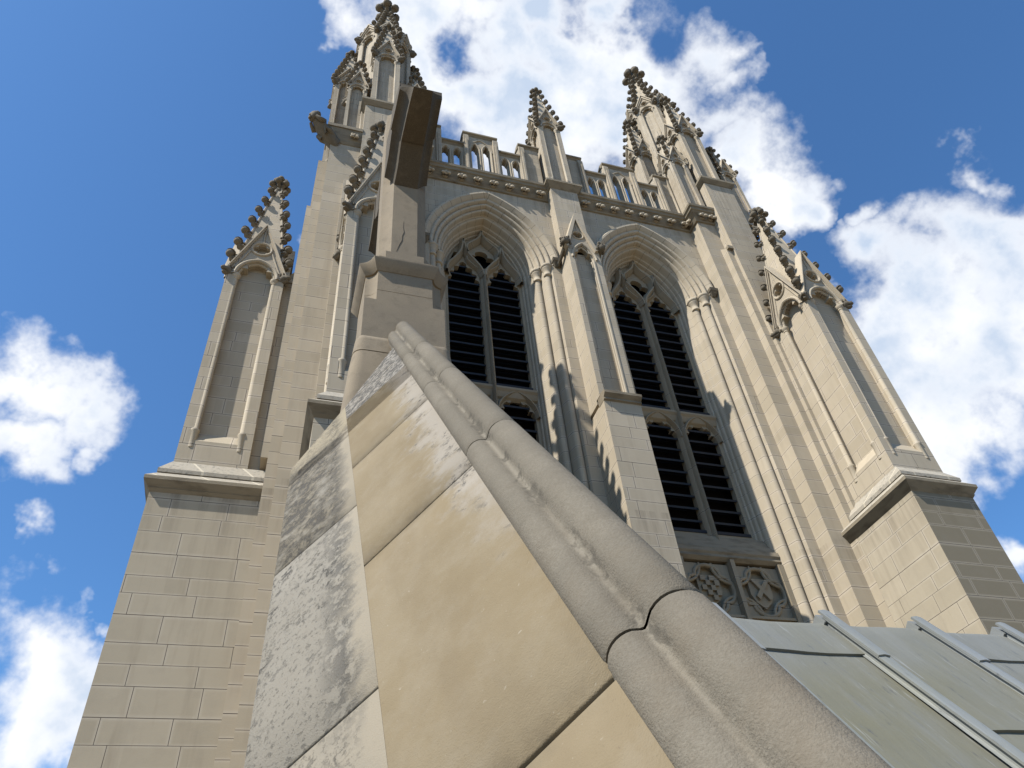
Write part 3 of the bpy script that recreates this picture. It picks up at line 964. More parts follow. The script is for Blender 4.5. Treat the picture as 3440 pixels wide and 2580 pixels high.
def buttress_base(name, lo, up, zs=8.11, ends='xy', label=None):
    """lo, up = (x0,x1,y0,y1); a string course at zs and two weathered offsets above"""
    b = mass(name, [(lo[0], lo[1], lo[2], lo[3], ZB, zs)], M_ASHB, label)
    s = MB()
    e = lambda r, k: (r[0] - k, r[1] + k, r[2] - k, r[3])
    s.frustum(e(lo, .004), zs - .06, e(lo, .05), zs + .0)
    s.frustum(e(lo, .03), zs + .001, e(lo, .13), zs + .13)
    s.box(*e(lo, .13), zs + .131, zs + .2)
    s.build('string_course', M_STRING, b, 0)
    g = MB()
    lerp = lambda k: tuple(lo[i] + (up[i] - lo[i]) * k for i in range(4))
    g.frustum(e(lo, .13), zs + .201, e(lerp(.25), .0), zs + .40)
    g.box(*e(lerp(.25), .03), zs + .401, zs + .48)
    g.frustum(e(lerp(.25), .03), zs + .481, lerp(1.0), zs + .80)
    g.build('weathering', M_LEDGE, b, 0)
    return b


buttress_base('buttress', (11.82, 13.37, 9.5, 11.7), (12.10, 13.36, 9.80, 11.7), label='right front buttress standing against the sky')
buttress_base('buttress', (0.18, 1.895, 9.5, 11.7), (0.34, 1.62, 9.80, 11.7), label='front buttress half hidden behind the foreground cross')
buttress_base('buttress', (-2.355, -0.325, 12.007, 13.6), (-2.16, -0.52, 12.25, 13.6), label='left side buttress with a framed blind panel')
# links from the panelled stages back to the turrets
mass('buttress_link', [(12.10, 13.3, 11.02, 11.9, 8.0, 14.6), ((12.10, 13.3, 11.02, 11.9), 14.6, (12.10, 13.3, 11.8, 11.9), 16.2)], M_ASH)
mass('buttress_link', [(0.40, 1.612, 11.02, 11.9, 8.0, 14.6), ((0.40, 1.612, 11.02, 11.9), 14.6, (0.40, 1.612, 11.8, 11.9), 16.2)], M_ASH)
mass('buttress_link', [(-.90, -.3, 12.42, 13.5, 8.0, 14.75), ((-.9, -.3, 12.42, 13.5), 14.75, (-.5, -.3, 12.42, 13.5), 15.3), (-.92, -.45, 12.38, 13.5, 14.62, 14.74)], M_ASH)

GS = [BEAST, FACE, BEASTS, BEAST]
pinnacle('large crocketed pinnacle over the right front buttress', (12.74, 10.47), .65, 8.9, 14.5, 16.44, 19.6, .43, rec=.2, sill=.55, crk=7, csize=1.28, garg=[BEAST, BEAST, BEASTS, BEASTS], spz=14.5, sph=.60, fin=1.0, spr=14.35, shaft_r=.06, gsize=.72)
pinnacle('crocketed pinnacle rising behind the foreground cross', (0.98, 10.45), .645, 8.9, 14.5, 16.44, 19.6, .43, rec=.2, sill=.55, crk=7, csize=1.28, garg=[BEAST, BEAST, BEASTS, BEASTS], spz=14.5, sph=.60, fin=1.0, spr=14.35, shaft_r=.06, gsize=.72)
pinnacle('leftmost crocketed pinnacle against clear blue sky', (-1.50, 12.90), .65, 8.9, 14.6, 16.44, 19.75, .43, rec=.2, sill=.55, crk=7, csize=1.28, garg=[BEAST, BEASTS, BEASTS, BEASTS], spz=14.6, sph=.60, fin=1.0, spr=14.45, shaft_r=.06, gsize=.72)

# ---- pilaster between the windows, panelled and gabled, with its own pinnacle
PX0, PX1 = 6.392, 7.318
PM = .5 * (PX0 + PX1)
pil = mass('pilaster', [(PX0 + .01, PX1 - .003, 11.243, 12.6, ZB, 11.08)], M_ASH)
f = front(11.36)
mb = MB()
outer = [(PX0, 11.3), (PX1, 11.3), (PX1, 16.95), (6.80, 18.42), (6.76, 18.42), (PX0, 16.95)]
hole = arch_hole(PM - .02, .30, 11.52, 16.45, .62, 10, (.5,), .09)
mb.plate(outer, [hole, foil(6.78, 17.52, .15, 3, PI / 2)], f, 0, .2, walls=True)
mb.box(PX0 + .003, PX1 - .003, 11.56, 12.4, 11.2, 17.0)
mb.loft([[(PX0 + .05, y, 16.9), (PX1 - .05, y, 16.9), (6.78, y, 18.36)] for y in (11.56, 11.8)])
mb.box(PX0 + .012, 7.29, 11.66, 12.55, 16.9, 20.42)
o = mb.build('panel_stage', M_ASH, pil, 0)
mo = MB()
mo.sweep([(PX0 + .18, 11.45), (PX1 - .2, 11.45), (PX1 - .2, 16.45)] , [(-.02, -.002), (0, -.02), (.03, -.02), (.05, .0)], f)
for x in (PX0 + .13, PX1 - .15):
    mo.lathe((x, 11.40), [(.035, 11.55), (.035, 16.4), (.05, 16.42), (.035, 16.5)], 8)
    mo.lathe((x + (.06 if x < PM else -.06), 11.45), [(.04, 11.55), (.04, 16.38), (.06, 16.42), (.06, 16.46), (.03, 16.5)], 8)
mo.sweep(arch_pts(PM - .02, .35, 16.45, .68, 10), rollp(.035, -.01), f)
mo.sweep(arch_pts(PM - .02, .29, 16.45, .6, 10), rollp(.03, .07), f)
for sg in (-1, 1):
    q = [Vector((PM - .075 + sg * .0 + sg * .50, 16.86)), Vector((PM - .075 + sg * .40, 16.80)), Vector((6.78, 18.2)), Vector((6.78, 18.5))]
    mo.loft([[f(p.x, p.y, -.09) for p in q], [f(p.x, p.y, .3) for p in q]])
mo.sweep(circ(6.78, 17.52, .17, 16), rollp(.025, 0.0), f, closed=True)
mo.sweep([(6.78, 17.7), (6.78, 18.05)], rollp(.02, 0.0), f)
mo.build('gable', M_PLAIN, pil, 35)
for x, rz in ((PX0 - .06, -118), (PX1 + .03, -62)):
    place('carved_head', FACE, pil, (x, 11.33, 16.98), (0, 0, math.radians(rz)), .8)
nb = MB()
nb.tube([(PX0 - .06, 11.36, 16.92), (PX0 - .1, 11.95, 16.72)], [.07, .05], 6)
nb.tube([(PX1 + .05, 11.36, 16.92), (PX1 + .07, 11.95, 16.72)], [.07, .05], 6)
nb.build('corbel_neck', M_CARVE, pil)
s = MB()
s.loft([[(x, y, z) for y, z in ((11.236, 11.05), (11.19, 11.07), (11.2, 11.12), (11.11, 11.2), (11.11, 11.27), (11.375, 11.36), (11.5, 11.36), (11.5, 11.05))] for x in (PX0 + .004, PX1)])
s.build('string_course', M_STRING, pil, 0)
s = MB()
s.frustum((PX0 - .003, 7.3, 11.65, 12.5), 20.30, (PX0 - .06, 7.36, 11.59, 12.5), 20.36)
s.frustum((PX0 - .04, 7.34, 11.6, 12.5), 20.361, (PX0 - .14, 7.43, 11.5, 12.5), 20.48)
s.box(PX0 - .15, 7.44, 11.49, 12.5, 20.481, 20.57)
s.frustum((PX0 - .15, 7.44, 11.49, 12.5), 20.571, (PX0 + .02, 7.27, 11.68, 12.5), 20.72)
s.build('pilaster_cap', M_STRING, pil, 0)
pinnacle('slim pinnacle in the middle of the parapet', (6.83, 12.08), .405, 20.6, 24.45, 25.45, 27.95, .25, rec=.12, sill=.1, crk=6, csize=1.1, single=False, garg=[BEAST, BEASTS, BEASTS, BEAST], spz=24.4, sph=.37, fin=.85, spr=24.2, shaft_r=.04, gsize=.75)

# ---- pinnacles of the two corner turrets
for side, cx in (('right', 12.56), ('left', 1.12)):
    R_ = side == 'right'
    # octagonal great pinnacle
    pinnacle('tall octagonal pinnacle crowning the %s corner' % side, (cx, 12.92), .97, 22.0, 29.35, 30.2, 34.5, .24, n=8, rot=0.0, rec=.13, sill=.4, crk=7, csize=1.285, single=False, garg=[BEASTS], spz=29.3, sph=.86, fin=1.75, spr=28.9, shaft_r=.04, gsize=.85)
    xs = 12.53 if R_ else 1.12
    pinnacle('square pinnacle on the front of the %s turret' % side, (xs, 11.79), .43, 22.3, 26.0, 27.1, 29.55, .28, rec=.13, sill=.2, crk=6, csize=1.12, single=False, garg=[BEASTS, BEAST, BEASTS, BEASTS], spz=25.95, sph=.4, fin=.85, spr=25.7, shaft_r=.04, gsize=.8)
    for dx, dy in ((-1.17, .1), (1.17, .1)):
        pinnacle(None, (cx + dx, 12.95 + dy), .43, 20.3, 25.95, 27.0, 29.4, .28, rec=.13, sill=.2, crk=6, csize=1.12, single=False, garg=[BEASTS], spz=25.95, sph=.4, fin=.85, spr=25.7, shaft_r=.04, gsize=.8)
    # low pinnacles on the diagonals
    for sx in (-1, 1):
        pinnacle(None, ((11.55 if sx < 0 else 13.6) if R_ else (.27 if sx < 0 else 2.14), 11.79), .335 if (sx < 0) != (not R_) else .29, 20.45, 23.65, 24.5, 25.95, .2, rec=.1, sill=.12, crk=4, csize=.95, single=False, garg=[BEASTS, BEASTS, None, None], spz=23.6, sph=.28, fin=.75, spr=23.4, shaft_r=.03, gsize=.75)
place('gargoyle', BEASTL, TW, (13.3, 11.5, 19.95), (0, math.radians(4), math.radians(-40)), (.62, 1.15, 1.2))['label'] = 'long snouted gargoyle jutting out behind the right pinnacle'
o = STUFF.build('crockets', M_CARVE, TW, 50)
o['kind'] = 'stuff'
o['label'] = 'rows of small leaf crockets up the arrises of the upper pinnacles'

# ---- belfry bays
A0, RR, CC, ZS = 1.77, 2.98, 1.21, 16.78


def bay_arc(cx, off, n=16):
    """arch line offset inwards by off: left springing, apex, right springing"""
    r = RR - off
    am = math.acos(min(1, CC / r))
    pts = [(cx + CC - r * math.cos(am * i / n), ZS + r * math.sin(am * i / n)) for i in range(n + 1)]
    return pts + [(2 * cx - x, z) for x, z in pts[:-1]][::-1]


def arc_sweep(mb, cx, prof, n=16):
    cols = [[(x, d, z) for x, z in bay_arc(cx, o, n)] for o, d in prof]
    rings = [[cols[k][i] for k in range(len(prof))] for i in range(len(cols[0]))]
    mb.loft(rings, False, False, closed=False)


def bez(p, n=8):
    """Catmull-Rom through the points"""
    out = []
    q = [p[0]] + list(p) + [p[-1]]
    for i in range(1, len(q) - 2):
        a, b, c, d = (Vector(q[i + k]) for k in (-1, 0, 1, 2))
        for j in range(n):
            t = j / n
            out.append(tuple(.5 * ((2 * b) + (c - a) * t + (2 * a - 5 * b + 4 * c - d) * t * t + (3 * b - a - 3 * c + d) * t ** 3)))
    out.append(tuple(p[-1]))
    return out


def rolls(t0, y0, t1, y1, k, r):
    """profile of k rolls with hollows between, from (t0,y0) to (t1,y1)"""
    out = []
    dt, dy = (t1 - t0) / k, (y1 - y0) / k
    L = math.hypot(dt, dy)
    nx, ny = -dy / L, dt / L
    for i in range(k):
        for s_, h in ((0.0, -.35), (.12, .1), (.3, .75), (.5, 1.0), (.7, .75), (.88, .1)):
            out.append((t0 + dt * (i + s_) + nx * r * h * -1 * -1 * 0 + (-ny * 0), y0 + dy * (i + s_) - r * h))
    out.append((t1, y1))
    return out


def semic(tc, yc, r, a0, a1, n=8):
    return [(tc + r * math.cos(math.radians(a0 + (a1 - a0) * i / n)), yc - r * math.sin(math.radians(a0 + (a1 - a0) * i / n))) for i in range(n + 1)]


REVEAL = [(.50, 12.58), (.53, 12.60), (.545, 12.64), (.55, 12.70), (.585, 12.72), (.60, 12.76), (.605, 12.82), (.64, 12.84), (.665, 12.92), (.665, 13.05)]
JAMB = [(0, 12.0), (.02, 12.0), (.055, 12.06)] + semic(.13, 12.15, .088, 170, 20) + [(.245, 12.22), (.255, 12.26), (.262, 12.30)] + semic(.345, 12.40, .092, 165, 20) + [(.46, 12.47), (.47, 12.54)] + REVEAL
ARCHP = [(0, 12.0)] + semic(.07, 12.03, .055, 160, 20, 6) + [(.14, 12.10)] + semic(.20, 12.11, .05, 160, 20, 6) + [(.262, 12.20)] + semic(.315, 12.22, .05, 160, 20, 6) + [(.365, 12.33), (.40, 12.36)] + semic(.43, 12.40, .045, 150, 20, 6) + [(.475, 12.5)] + REVEAL
HOOD = [(-.21, 12.0), (-.21, 11.93), (-.17, 11.88), (-.11, 11.88), (-.07, 11.92), (-.03, 11.95), (0.0, 12.0)]


def belfry_bay(cx, x0, x1, where):
    # wall with the arched opening
    mb = MB()
    hole = [(cx - A0, 3.0), (cx + A0, 3.0)] + bay_arc(cx, 0.0)[::-1]
    mb.plate([(x0, 2.0), (x1, 2.0), (x1, 20.0), (x0, 20.0)], [hole], front(12.0), 0, .05)
    mb.box(x0, x1, 12.0, 12.6, ZB, 2.0)
    mb.box(x0, x1, 12.3, 13.2, 19.3, 20.2)
    mb.build('belfry_wall', M_ASH, TW, 0)
    win = MB()
    # window thing: the moulded jambs are its own mesh
    jl = JAMB
    for sg in (-1, 1):
        win.loft([[(cx + sg * (A0 - t), y, z) for t, y in jl] for z in (2.0, ZS)], False, False, closed=False)
    W = win.build('belfry_window', M_BAND, TW, 40)
    W['label'] = 'tall twin-light louvred belfry window %s' % where
    ar = MB()
    arc_sweep(ar, cx, ARCHP)
    ar.build('archivolt', M_ARCH, W, 35)
    hd = MB()
    arc_sweep(hd, cx, HOOD)
    hd.build('hood_mould', M_ARCH, W, 30)
    for sg in (-1, 1):
        st = MB()
        for t, y, r in ((.13, 12.15, .09), (.345, 12.40, .094)):
            x = cx + sg * (A0 - t)
            zc = ZS
            st.lathe((x, y - .02), [(r * 1.05, zc - .42), (r * 1.32, zc - .40), (r * 1.32, zc - .35), (r * 1.1, zc - .32), (r * 1.2, zc - .22), (r * 1.65, zc - .12), (r * 1.75, zc - .1), (r * 1.65, zc - .075), (r * 1.95, zc - .05), (r * 2.02, zc + .0), (r * 1.85, zc + .04), (r * .9, zc + .06)], 16)
        st.build('shaft_capital', M_PLAIN, W, 50)
        hs = MB()
        xx = cx + sg * (A0 + .12)
        hs.frustum((xx - .13, xx + .13, 11.84, 12.05), ZS + .06, (xx - .14, xx + .14, 11.82, 12.05), ZS + .16)
        hs.frustum((xx - .05, xx + .05, 11.95, 12.05), ZS - .1, (xx - .12, xx + .12, 11.85, 12.05), ZS + .059)
        hs.build('hood_stop', M_CARVE, W, 0)
    # tracery plate
    f = front(12.90)
    inner = [(cx - 1.115, 8.5), (cx + 1.115, 8.5)] + bay_arc(cx, .655)[::-1]
    holes = []
    lights = []
    for sg in (-1, 1):
        lx = cx + sg * .575
        lights.append(lx)
        holes.append(arch_hole(lx, .465, 8.92, 11.72, .56, 14, (.36, .74), .10))
        holes.append(arch_hole(lx, .465, 12.66, 16.42, .98, 16, (.26, .52, .78), .11))
        holes.append([(cx + sg * .28, 18.12), (cx + sg * .46, 17.93), (cx + sg * .50, 18.15), (cx + sg * .36, 18.30)])
        holes.append([(cx + sg * .84, 17.36), (cx + sg * .95, 17.40), (cx + sg * .83, 17.80), (cx + sg * .71, 17.80)])
    holes.append(foil(cx, 17.60, .43, 4, PI / 4, .40, 8))
    tr = MB()
    tr.plate(inner, holes, f, 0, .16)
    # moulded bars on its face
    bar = [(-.095, 0.0), (-.085, -.07), (-.05, -.12), (-.022, -.215), (.022, -.215), (.05, -.12), (.085, -.07), (.095, 0.0)]
    sm = [(-.05, 0.0), (-.03, -.08), (-.012, -.13), (.012, -.13), (.03, -.08), (.05, 0.0)]
    for sg in (-1, 1):
        tr.sweep(bez([(cx + sg * .02, 16.72), (cx + sg * .07, 16.98), (cx + sg * .22, 17.26), (cx + sg * .42, 17.56), (cx + sg * .50, 17.82), (cx + sg * .57, 18.24)]), bar, f)
        tr.sweep(bez([(cx + sg * 1.09, 16.7), (cx + sg * 1.03, 17.0), (cx + sg * .86, 17.28), (cx + sg * .70, 17.58), (cx + sg * .62, 17.85), (cx + sg * .57, 18.24)]), bar, f)
        tr.sweep(bez([(cx + sg * .46, 17.64), (cx + sg * .47, 17.95), (cx + sg * .34, 18.15), (cx + sg * .15, 18.36), (cx + sg * .05, 18.56), (cx, 18.80)]), bar, f)
        tr.sweep(bez([(cx + sg * .46, 17.64), (cx + sg * .45, 17.4), (cx + sg * .24, 17.14), (cx, 16.95)]), sm, f)
        lx = cx + sg * .575
        tr.sweep(arch_pts(lx, .52, 11.70, .74, 10), sm, f)
        # cusp leaves inside the light heads
        for q in ((.3, 16.75), (.36, 17.05)):
            pass
    tr.build('tracery', M_TRAC, W, 35)
    mu = MB()
    for xm, hw_, zt in ((cx, .085, 16.95),):
        mu.loft([[(xm - hw_ - .03, 12.92, z), (xm - hw_, 12.84, z), (xm - .045, 12.80, z), (xm - .03, 12.70, z), (xm, 12.655, z), (xm + .03, 12.70, z), (xm + .045, 12.80, z), (xm + hw_, 12.84, z), (xm + hw_ + .03, 12.92, z)] for z in (8.5, zt)])
    mu.build('mullion', M_TRAC, W, 30)
    tb = MB()
    tb.loft([[(x, y, z) for y, z in ((12.94, 12.20), (12.84, 12.26), (12.80, 12.36), (12.79, 12.40), (12.74, 12.46), (12.74, 12.52), (12.92, 12.64), (12.97, 12.64))] for x in (cx - 1.12, cx + 1.12)])
    tb.build('transom', M_TRAC, W, 25)
    # louvres
    for sg in (-1, 1):
        lx = cx + sg * .575
        for za, zb in ((8.95, 12.1), (12.7, 17.5)):
            lv = MB()
            z = za
            lv.loft([[(x, y, z_) for y, z_ in ((12.88, za - .05), (12.88, za + .03), (13.22, za + .2), (13.22, za - .05))] for x in (lx - .49, lx + .49)])
            z = za + .3
            while z < zb:
                lv.loft([[(x, y, z_) for y, z_ in ((12.935, z - .035), (12.93, z + .02), (13.22, z + .19), (13.22, z + .135))] for x in (lx - .5, lx + .5)])
                z += .352
            lv.build('louvre', M_LOUV, W, 0)
    lv = MB()
    lv.box(cx - .5, cx + .5, 13.1, 13.2, 17.0, 18.7)
    # sill
    sl = MB()
    XS = A0 - .47
    sl.loft([[(x, y, z) for y, z in ((13.0, 8.9), (12.72, 8.72), (12.53, 8.30), (12.49, 8.28), (12.47, 8.17), (12.50, 8.12), (12.48, 8.05), (12.56, 7.98), (13.0, 7.98))] for x in (cx - XS, cx + XS)])
    sl.build('sill', M_STRING, W, 25)
    # blind panels with shields below the sill
    sp = MB()
    f2 = front(12.60)
    for r_, zc in enumerate((7.32, 6.02)):
        for sg in (-1, 1):
            px = cx + sg * .62
            sq = [(px - .56, zc - .6), (px + .56, zc - .6), (px + .56, zc + .6), (px - .56, zc + .6)]
            sp.plate(sq, [foil(px, zc, .53, 4, PI / 4, .22, 8)], f2, .0, .12, walls=False)
            for k in range(4):
                a = PI / 2 * k + PI / 4
                hx, hz = px + .50 * math.cos(a), zc + .50 * math.sin(a)
            sp.sweep(foil(px, zc, .56, 4, PI / 4, .22, 8), rollp(.045, 0.0), f2, closed=True)
            for k in range(4):
                a0 = PI / 4 + PI / 2 * k
                arc = [(px + .80 * math.cos(a0) + .42 * math.cos(a0 + PI + (j - 6) / 6 * 1.15), zc + .80 * math.sin(a0) + .42 * math.sin(a0 + PI + (j - 6) / 6 * 1.15)) for j in range(13)]
                arc = [(min(px + .55, max(px - .55, x)), min(zc + .58, max(zc - .58, z))) for x, z in arc]
                sp.sweep(arc, rollp(.035, 0.0), f2)
            sh = [(px - .27, zc + .33), (px + .27, zc + .33), (px + .27, zc - .05), (px + .19, zc - .22), (px, zc - .37), (px - .19, zc - .22), (px - .27, zc - .05)]
            sp.plate(sh, [], f2, .02, .2)
            if sg < 0:
                for i in range(4):
                    for j in range(5):
                        if (i + j) % 2 == 0 and not (j == 0 and i in (0, 3)):
                            xa = px - .21 + .105 * i
                            zz = zc - .27 + .112 * j
                            sp.box(xa, xa + .105, 12.555, 12.63, zz, zz + .112)
            else:
                for s2 in (-1, 1):
                    sp.plate([(px - s2 * .22, zc + .27), (px - s2 * .13, zc + .29), (px + s2 * .18, zc - .1), (px + s2 * .12, zc - .19)], [], f2, -.05 if s2 > 0 else -.047, .05)
        sp.box(cx - 1.3, cx + 1.3, 12.5, 12.75, zc - .66, zc - .602)
    sp.box(cx - 1.35, cx + 1.35, 12.72, 12.9, 2.0, 8.2)
    sp.box(cx - .05, cx + .05, 12.44, 12.75, 2.0, 7.98)
    for sg in (-1, 1):
        sp.box(cx + sg * 1.24 - .06, cx + sg * 1.24 + .06, 12.47, 12.75, 2.0, 7.975)
    sp.build('shield_panel', M_TRAC, W, 30)
    return W


belfry_bay(4.371, 2.351, 6.40, 'left of the central pilaster')
belfry_bay(9.340, 7.31, 11.363, 'right of the central pilaster')

# ---- main cornice with carved bosses


def cornice(path, bosses):
    mb = MB()
    prof = [(-.02, 19.94), (.05, 19.96), (.07, 20.0), (.04, 20.04), (.02, 20.06), (.06, 20.14), (.11, 20.24), (.18, 20.31), (.18, 20.34), (.22, 20.36), (.24, 20.44), (.28, 20.47), (.29, 20.56), (.05, 20.70), (-.1, 20.72)]
    mb.sweep(path, prof, lambda x, y, d: (x, y, d), side=-1)
    o = mb.build('cornice', M_STRING, TW, 30)
    for x, y, rz in bosses:
        place('carved_boss', BOSS, o, (x, y, 20.17), (math.radians(-32), 0, rz), 1.15)
    return o


cornice([(1.60, 11.55), (2.351, 11.55), (2.351, 12.0), (6.39, 12.0)], [(2.62 + .50 * i, 11.90, 0) for i in range(8)] + [(1.85, 11.45, 0), (2.2, 11.45, 0)])
cornice([(7.30, 12.0), (11.363, 12.0), (11.363, 11.55), (12.0, 11.55)], [(7.62 + .50 * i, 11.90, 0) for i in range(8)] + [(11.55, 11.45, 0), (11.88, 11.45, 0), (11.27, 11.78, -PI / 2 + .0)])

# ---- pierced parapet


def parapet(x0, x1, cx):
    mb = MB()
    f = front(12.04)
    zl, zh = 22.42, 23.18
    a, b = cx - .56, cx + .56
    e0, e1 = x0 + .66, x1 - .68
    outer = [(x0, 20.62), (x1, 20.62), (x1, zh), (e1, zh), (e1, zl), (b, zl), (b, zh), (a, zh), (a, zl), (e0, zl), (e0, zh), (x0, zh)]
    holes = []
    for sx in (-1, 1):
        holes.append(arch_hole(cx + sx * .195, .125, 20.7, 22.27, .34, 8, (.5,), .03))
        m_ = cx + sx * .985
        for d in (-.19, .19):
            holes.append(arch_hole(m_ + d, .125, 20.7, 21.86, .24, 8, (.5,), .025))
    mb.plate(outer, holes, f, 0, .24, True, True)
    # buttress strips either side of every merlon
    for xm in (a + .06, b - .06, e0 - .06, e1 + .06):
        mb.box(xm - .085, xm + .085, 11.93, 12.039, 20.62, zh - .25)
        mb.frustum((xm - .085, xm + .085, 11.93, 12.039), zh - .25, (xm - .07, xm + .07, 12.03, 12.039), zh - .02)
        mb.box(xm - .03, xm + .03, 11.89, 11.929, 20.62, zh - .5)
    o = mb.build('parapet', M_BAND, TW, 0)
    mo = MB()
    for sx in (-1, 1):
        for c_, hw_, zs_, rs in [(cx + sx * .195, .155, 22.27, .40)] + [(cx + sx * .985 + d, .155, 21.86, .30) for d in (-.19, .19)]:
            mo.sweep([(c_ + hw_, 20.7)] + arch_pts(c_, hw_, zs_, rs, 7) + [(c_ - hw_, 20.7)], rollp(.028, 0.0), f)
    mo.sweep(arch_pts(cx, .39, 22.25, .66, 10), rollp(.03, 0.0), f)
    mo.build('opening_moulding', M_BAND, o, 25)
    for xm0, xm1 in ((a, b), (x0, e0), (e1, x1)):
        mo = MB()
        mo.loft([[(x, y, z) for y, z in ((12.04, zh - .12), (11.99, zh - .05), (11.95, zh - .03), (11.95, zh + .04), (12.15, zh + .11), (12.33, zh + .04), (12.33, zh - .02), (12.28, zh - .03))] for x in (xm0 - .035, xm1 + .035)])
        mo.build('merlon_coping', M_STRING, o, 25)
    for xm0, xm1 in ((e0, a), (b, e1)):
        mo = MB()
        mo.loft([[(x, y, z) for y, z in ((12.04, zl - .16), (11.99, zl - .08), (11.94, zl - .06), (11.94, zl + .02), (12.15, zl + .09), (12.33, zl + .02), (12.33, zl - .04), (12.28, zl - .06))] for x in (xm0, xm1)])
        mo.build('crenel_coping', M_STRING, o, 25)
    # blind half-merlon niches
    return o


parapet(2.36, 6.40, 4.371)
parapet(7.29, 11.40, 9.34)

# ------------------------------------------------------------------ foreground gable coping (local y runs up the slope)
TH = math.radians(52.644)
GROT = (TH, 0, 0)
GM = Matrix.Rotation(TH, 4, 'X')
GC = thing('gable_coping', 'weathered tan saddleback stone coping with a double roll climbing to the cross', 'coping', (0.7, 2.5, -30.0))


def gpart(mb, name, mat, smooth=40):
    o = mb.build(name, mat, None, smooth)
    o.matrix_basis = GM
    adopt(o, GC)
    return o


S = 2.1
PA, PB, PC = (.456 * S, -.498 * S), (.212 * S, -.807 * S), (-.018 * S, -1.077 * S)
YM = 6.47                                    # plane of the mitre at the top
CT, SN = math.cos(TH), math.sin(TH)


def kmit(nz, y=YM):
    return (y + nz * SN) / CT


def wob(p, k):
    return p


def slab(name, mat, p, q, k0, k1, ri=.008, gap=.008, flat_at=()):
    """coping stone on the slope between section points p (upper) and q (lower), k0..k1 along the slope (None = mitre)"""
    mb = MB()
    dx, dn = q[0] - p[0], q[1] - p[1]
    L = math.hypot(dx, dn)
    ex, en = dx / L, dn / L
    nx, nn = -en, ex
    if nn < 0:
        nx, nn = -nx, -nn
    rows = []
    ss = [0, ri / L] + [i / 6 for i in range(1, 6)] + [1 - ri / L, 1]
    for s_ in ss:
        drop = ri if s_ in (0, 1) and s_ not in flat_at else 0.0
        rows.append((p[0] + dx * s_ - nx * drop, p[1] + dn * s_ - nn * drop))

    def col(k, d):
        return [(x - nx * d, (kmit(z) if k is None else k), z - nn * d) for x, z in rows]
    ka = k0 + gap
    kb = None if k1 is None else k1 - gap
    rings = [col(ka, ri + .1), col(ka, ri), col(ka + ri, 0.0)]
    kend = 7.0 if kb is None else kb
    for i in range(1, 4):
        rings.append(col(ka + (kend - ka) * i / 4, 0.0))
    if kb is None:
        rings += [col(None, 0.0), col(None, .12)]
    else:
        rings += [col(kb - ri, 0.0), col(kb, ri), col(kb, ri + .1)]
    mb.loft(rings, False, False, closed=False)
    return gpart(mb, name, mat, 60)


KT = [-4.0, -2.1, -.1, 1.85, 4.05, 6.0, 7.82, None]
for a, b in zip(KT[:-1], KT[1:]):
    slab('coping_stone', M_TAN, PA, PB, a, b, flat_at=(1,))
KL = [-4.0, -1.6, .6, 2.84, 5.1, 7.4, None]
for a, b in zip(KL[:-1], KL[1:]):
    slab('lower_stone', M_GREY, (PB[0] - .0005, PB[1] - .0008), PC, a, b, flat_at=(0,))
# joint bed and inner body of the gable
bd = MB()
body = [(PA[0] + .01, PA[1] - .02), (PB[0] + .004, PB[1] - .014), (PC[0] + .02, PC[1] - .02), (PC[0] + .06, PC[1] - .3), (1.5, PC[1] - .3), (1.33, -1.1), (1.2, -.95)]
bd.loft([[(x, -4.0, z) for x, z in body], [(x, kmit(z, YM - .02), z) for x, z in body]])
gpart(bd, 'joint_bed', M_JOINT, 0)
# the two rolls
R1, R2, RAD, RAD2 = (.494 * S, -.486 * S), (.553 * S, -.428 * S), .0425 * S, .050 * S
KR = [-4.0, -2.0, 0.0, 1.92, 4.22, 6.24, 8.05, 11.2]


def roll_stone(k0, k1, top=False):
    mb = MB()
    pr = []
    for i in range(15):
        a = math.radians(215 - (215 - 50) * i / 14)
        pr.append((R1[0] + RAD * math.cos(a), R1[1] + RAD * math.sin(a)))
    pr = [q for q in pr if not (math.hypot(q[0] - R2[0], q[1] - R2[1]) < RAD2)]
    pr2 = []
    for i in range(19):
        a = math.radians(190 - (190 + 60) * i / 18)
        pr2.append((R2[0] + RAD2 * math.cos(a), R2[1] + RAD2 * math.sin(a)))
    pr2 = [q for q in pr2 if not (math.hypot(q[0] - R1[0], q[1] - R1[1]) < RAD)]
    pr = [(PA[0] + .002, PA[1] - .05)] + pr + pr2 + [(1.24, -1.3)]
    crotch = min(range(len(pr)), key=lambda q: math.hypot(pr[q][0] - 1.0626, pr[q][1] + .935))
    for _ in range(2):          # hollow the valley between the rolls
        new = list(pr)
        for q in range(max(2, crotch - 2), min(len(pr) - 2, crotch + 3)):
            new[q] = tuple(.25 * pr[q - 1][e] + .5 * pr[q][e] + .25 * pr[q + 1][e] for e in (0, 1))
        pr = new
    gp = .005 + .006 * random.random()
    rd = .014

    def ring(k, shr):
        return [(x + (1.05 - x) * shr, k, z + (-1.0 - z) * shr) for x, z in pr]

    def capk(z):
        return (6.985 + z * SN) / CT if top else k1 - gp
    kb = k1 - gp
    rings = [ring(k0 + gp, .16), ring(k0 + gp, .05), ring(k0 + gp + rd, 0.0)]
    for i in range(1, 5):
        rings.append(ring(k0 + (k1 - .8 - k0) * i / 5, 0))
    if top:
        rings.append([(x, (6.93 + z * SN) / CT, z) for x, z in pr])
        rings.append([(x + (1.05 - x) * .16, (6.99 + z * SN) / CT, z + (-1.0 - z) * .12) for x, z in pr])
        rings.append([(1.05, (6.99 + -1.0 * SN) / CT, -1.0) for x, z in pr])
    else:
        rings += [ring(kb - rd, 0), ring(kb, .05), ring(kb, .16)]
    mb.loft(rings, False, False, closed=False)
    return gpart(mb, 'ridge_roll', M_ROLL, 50)


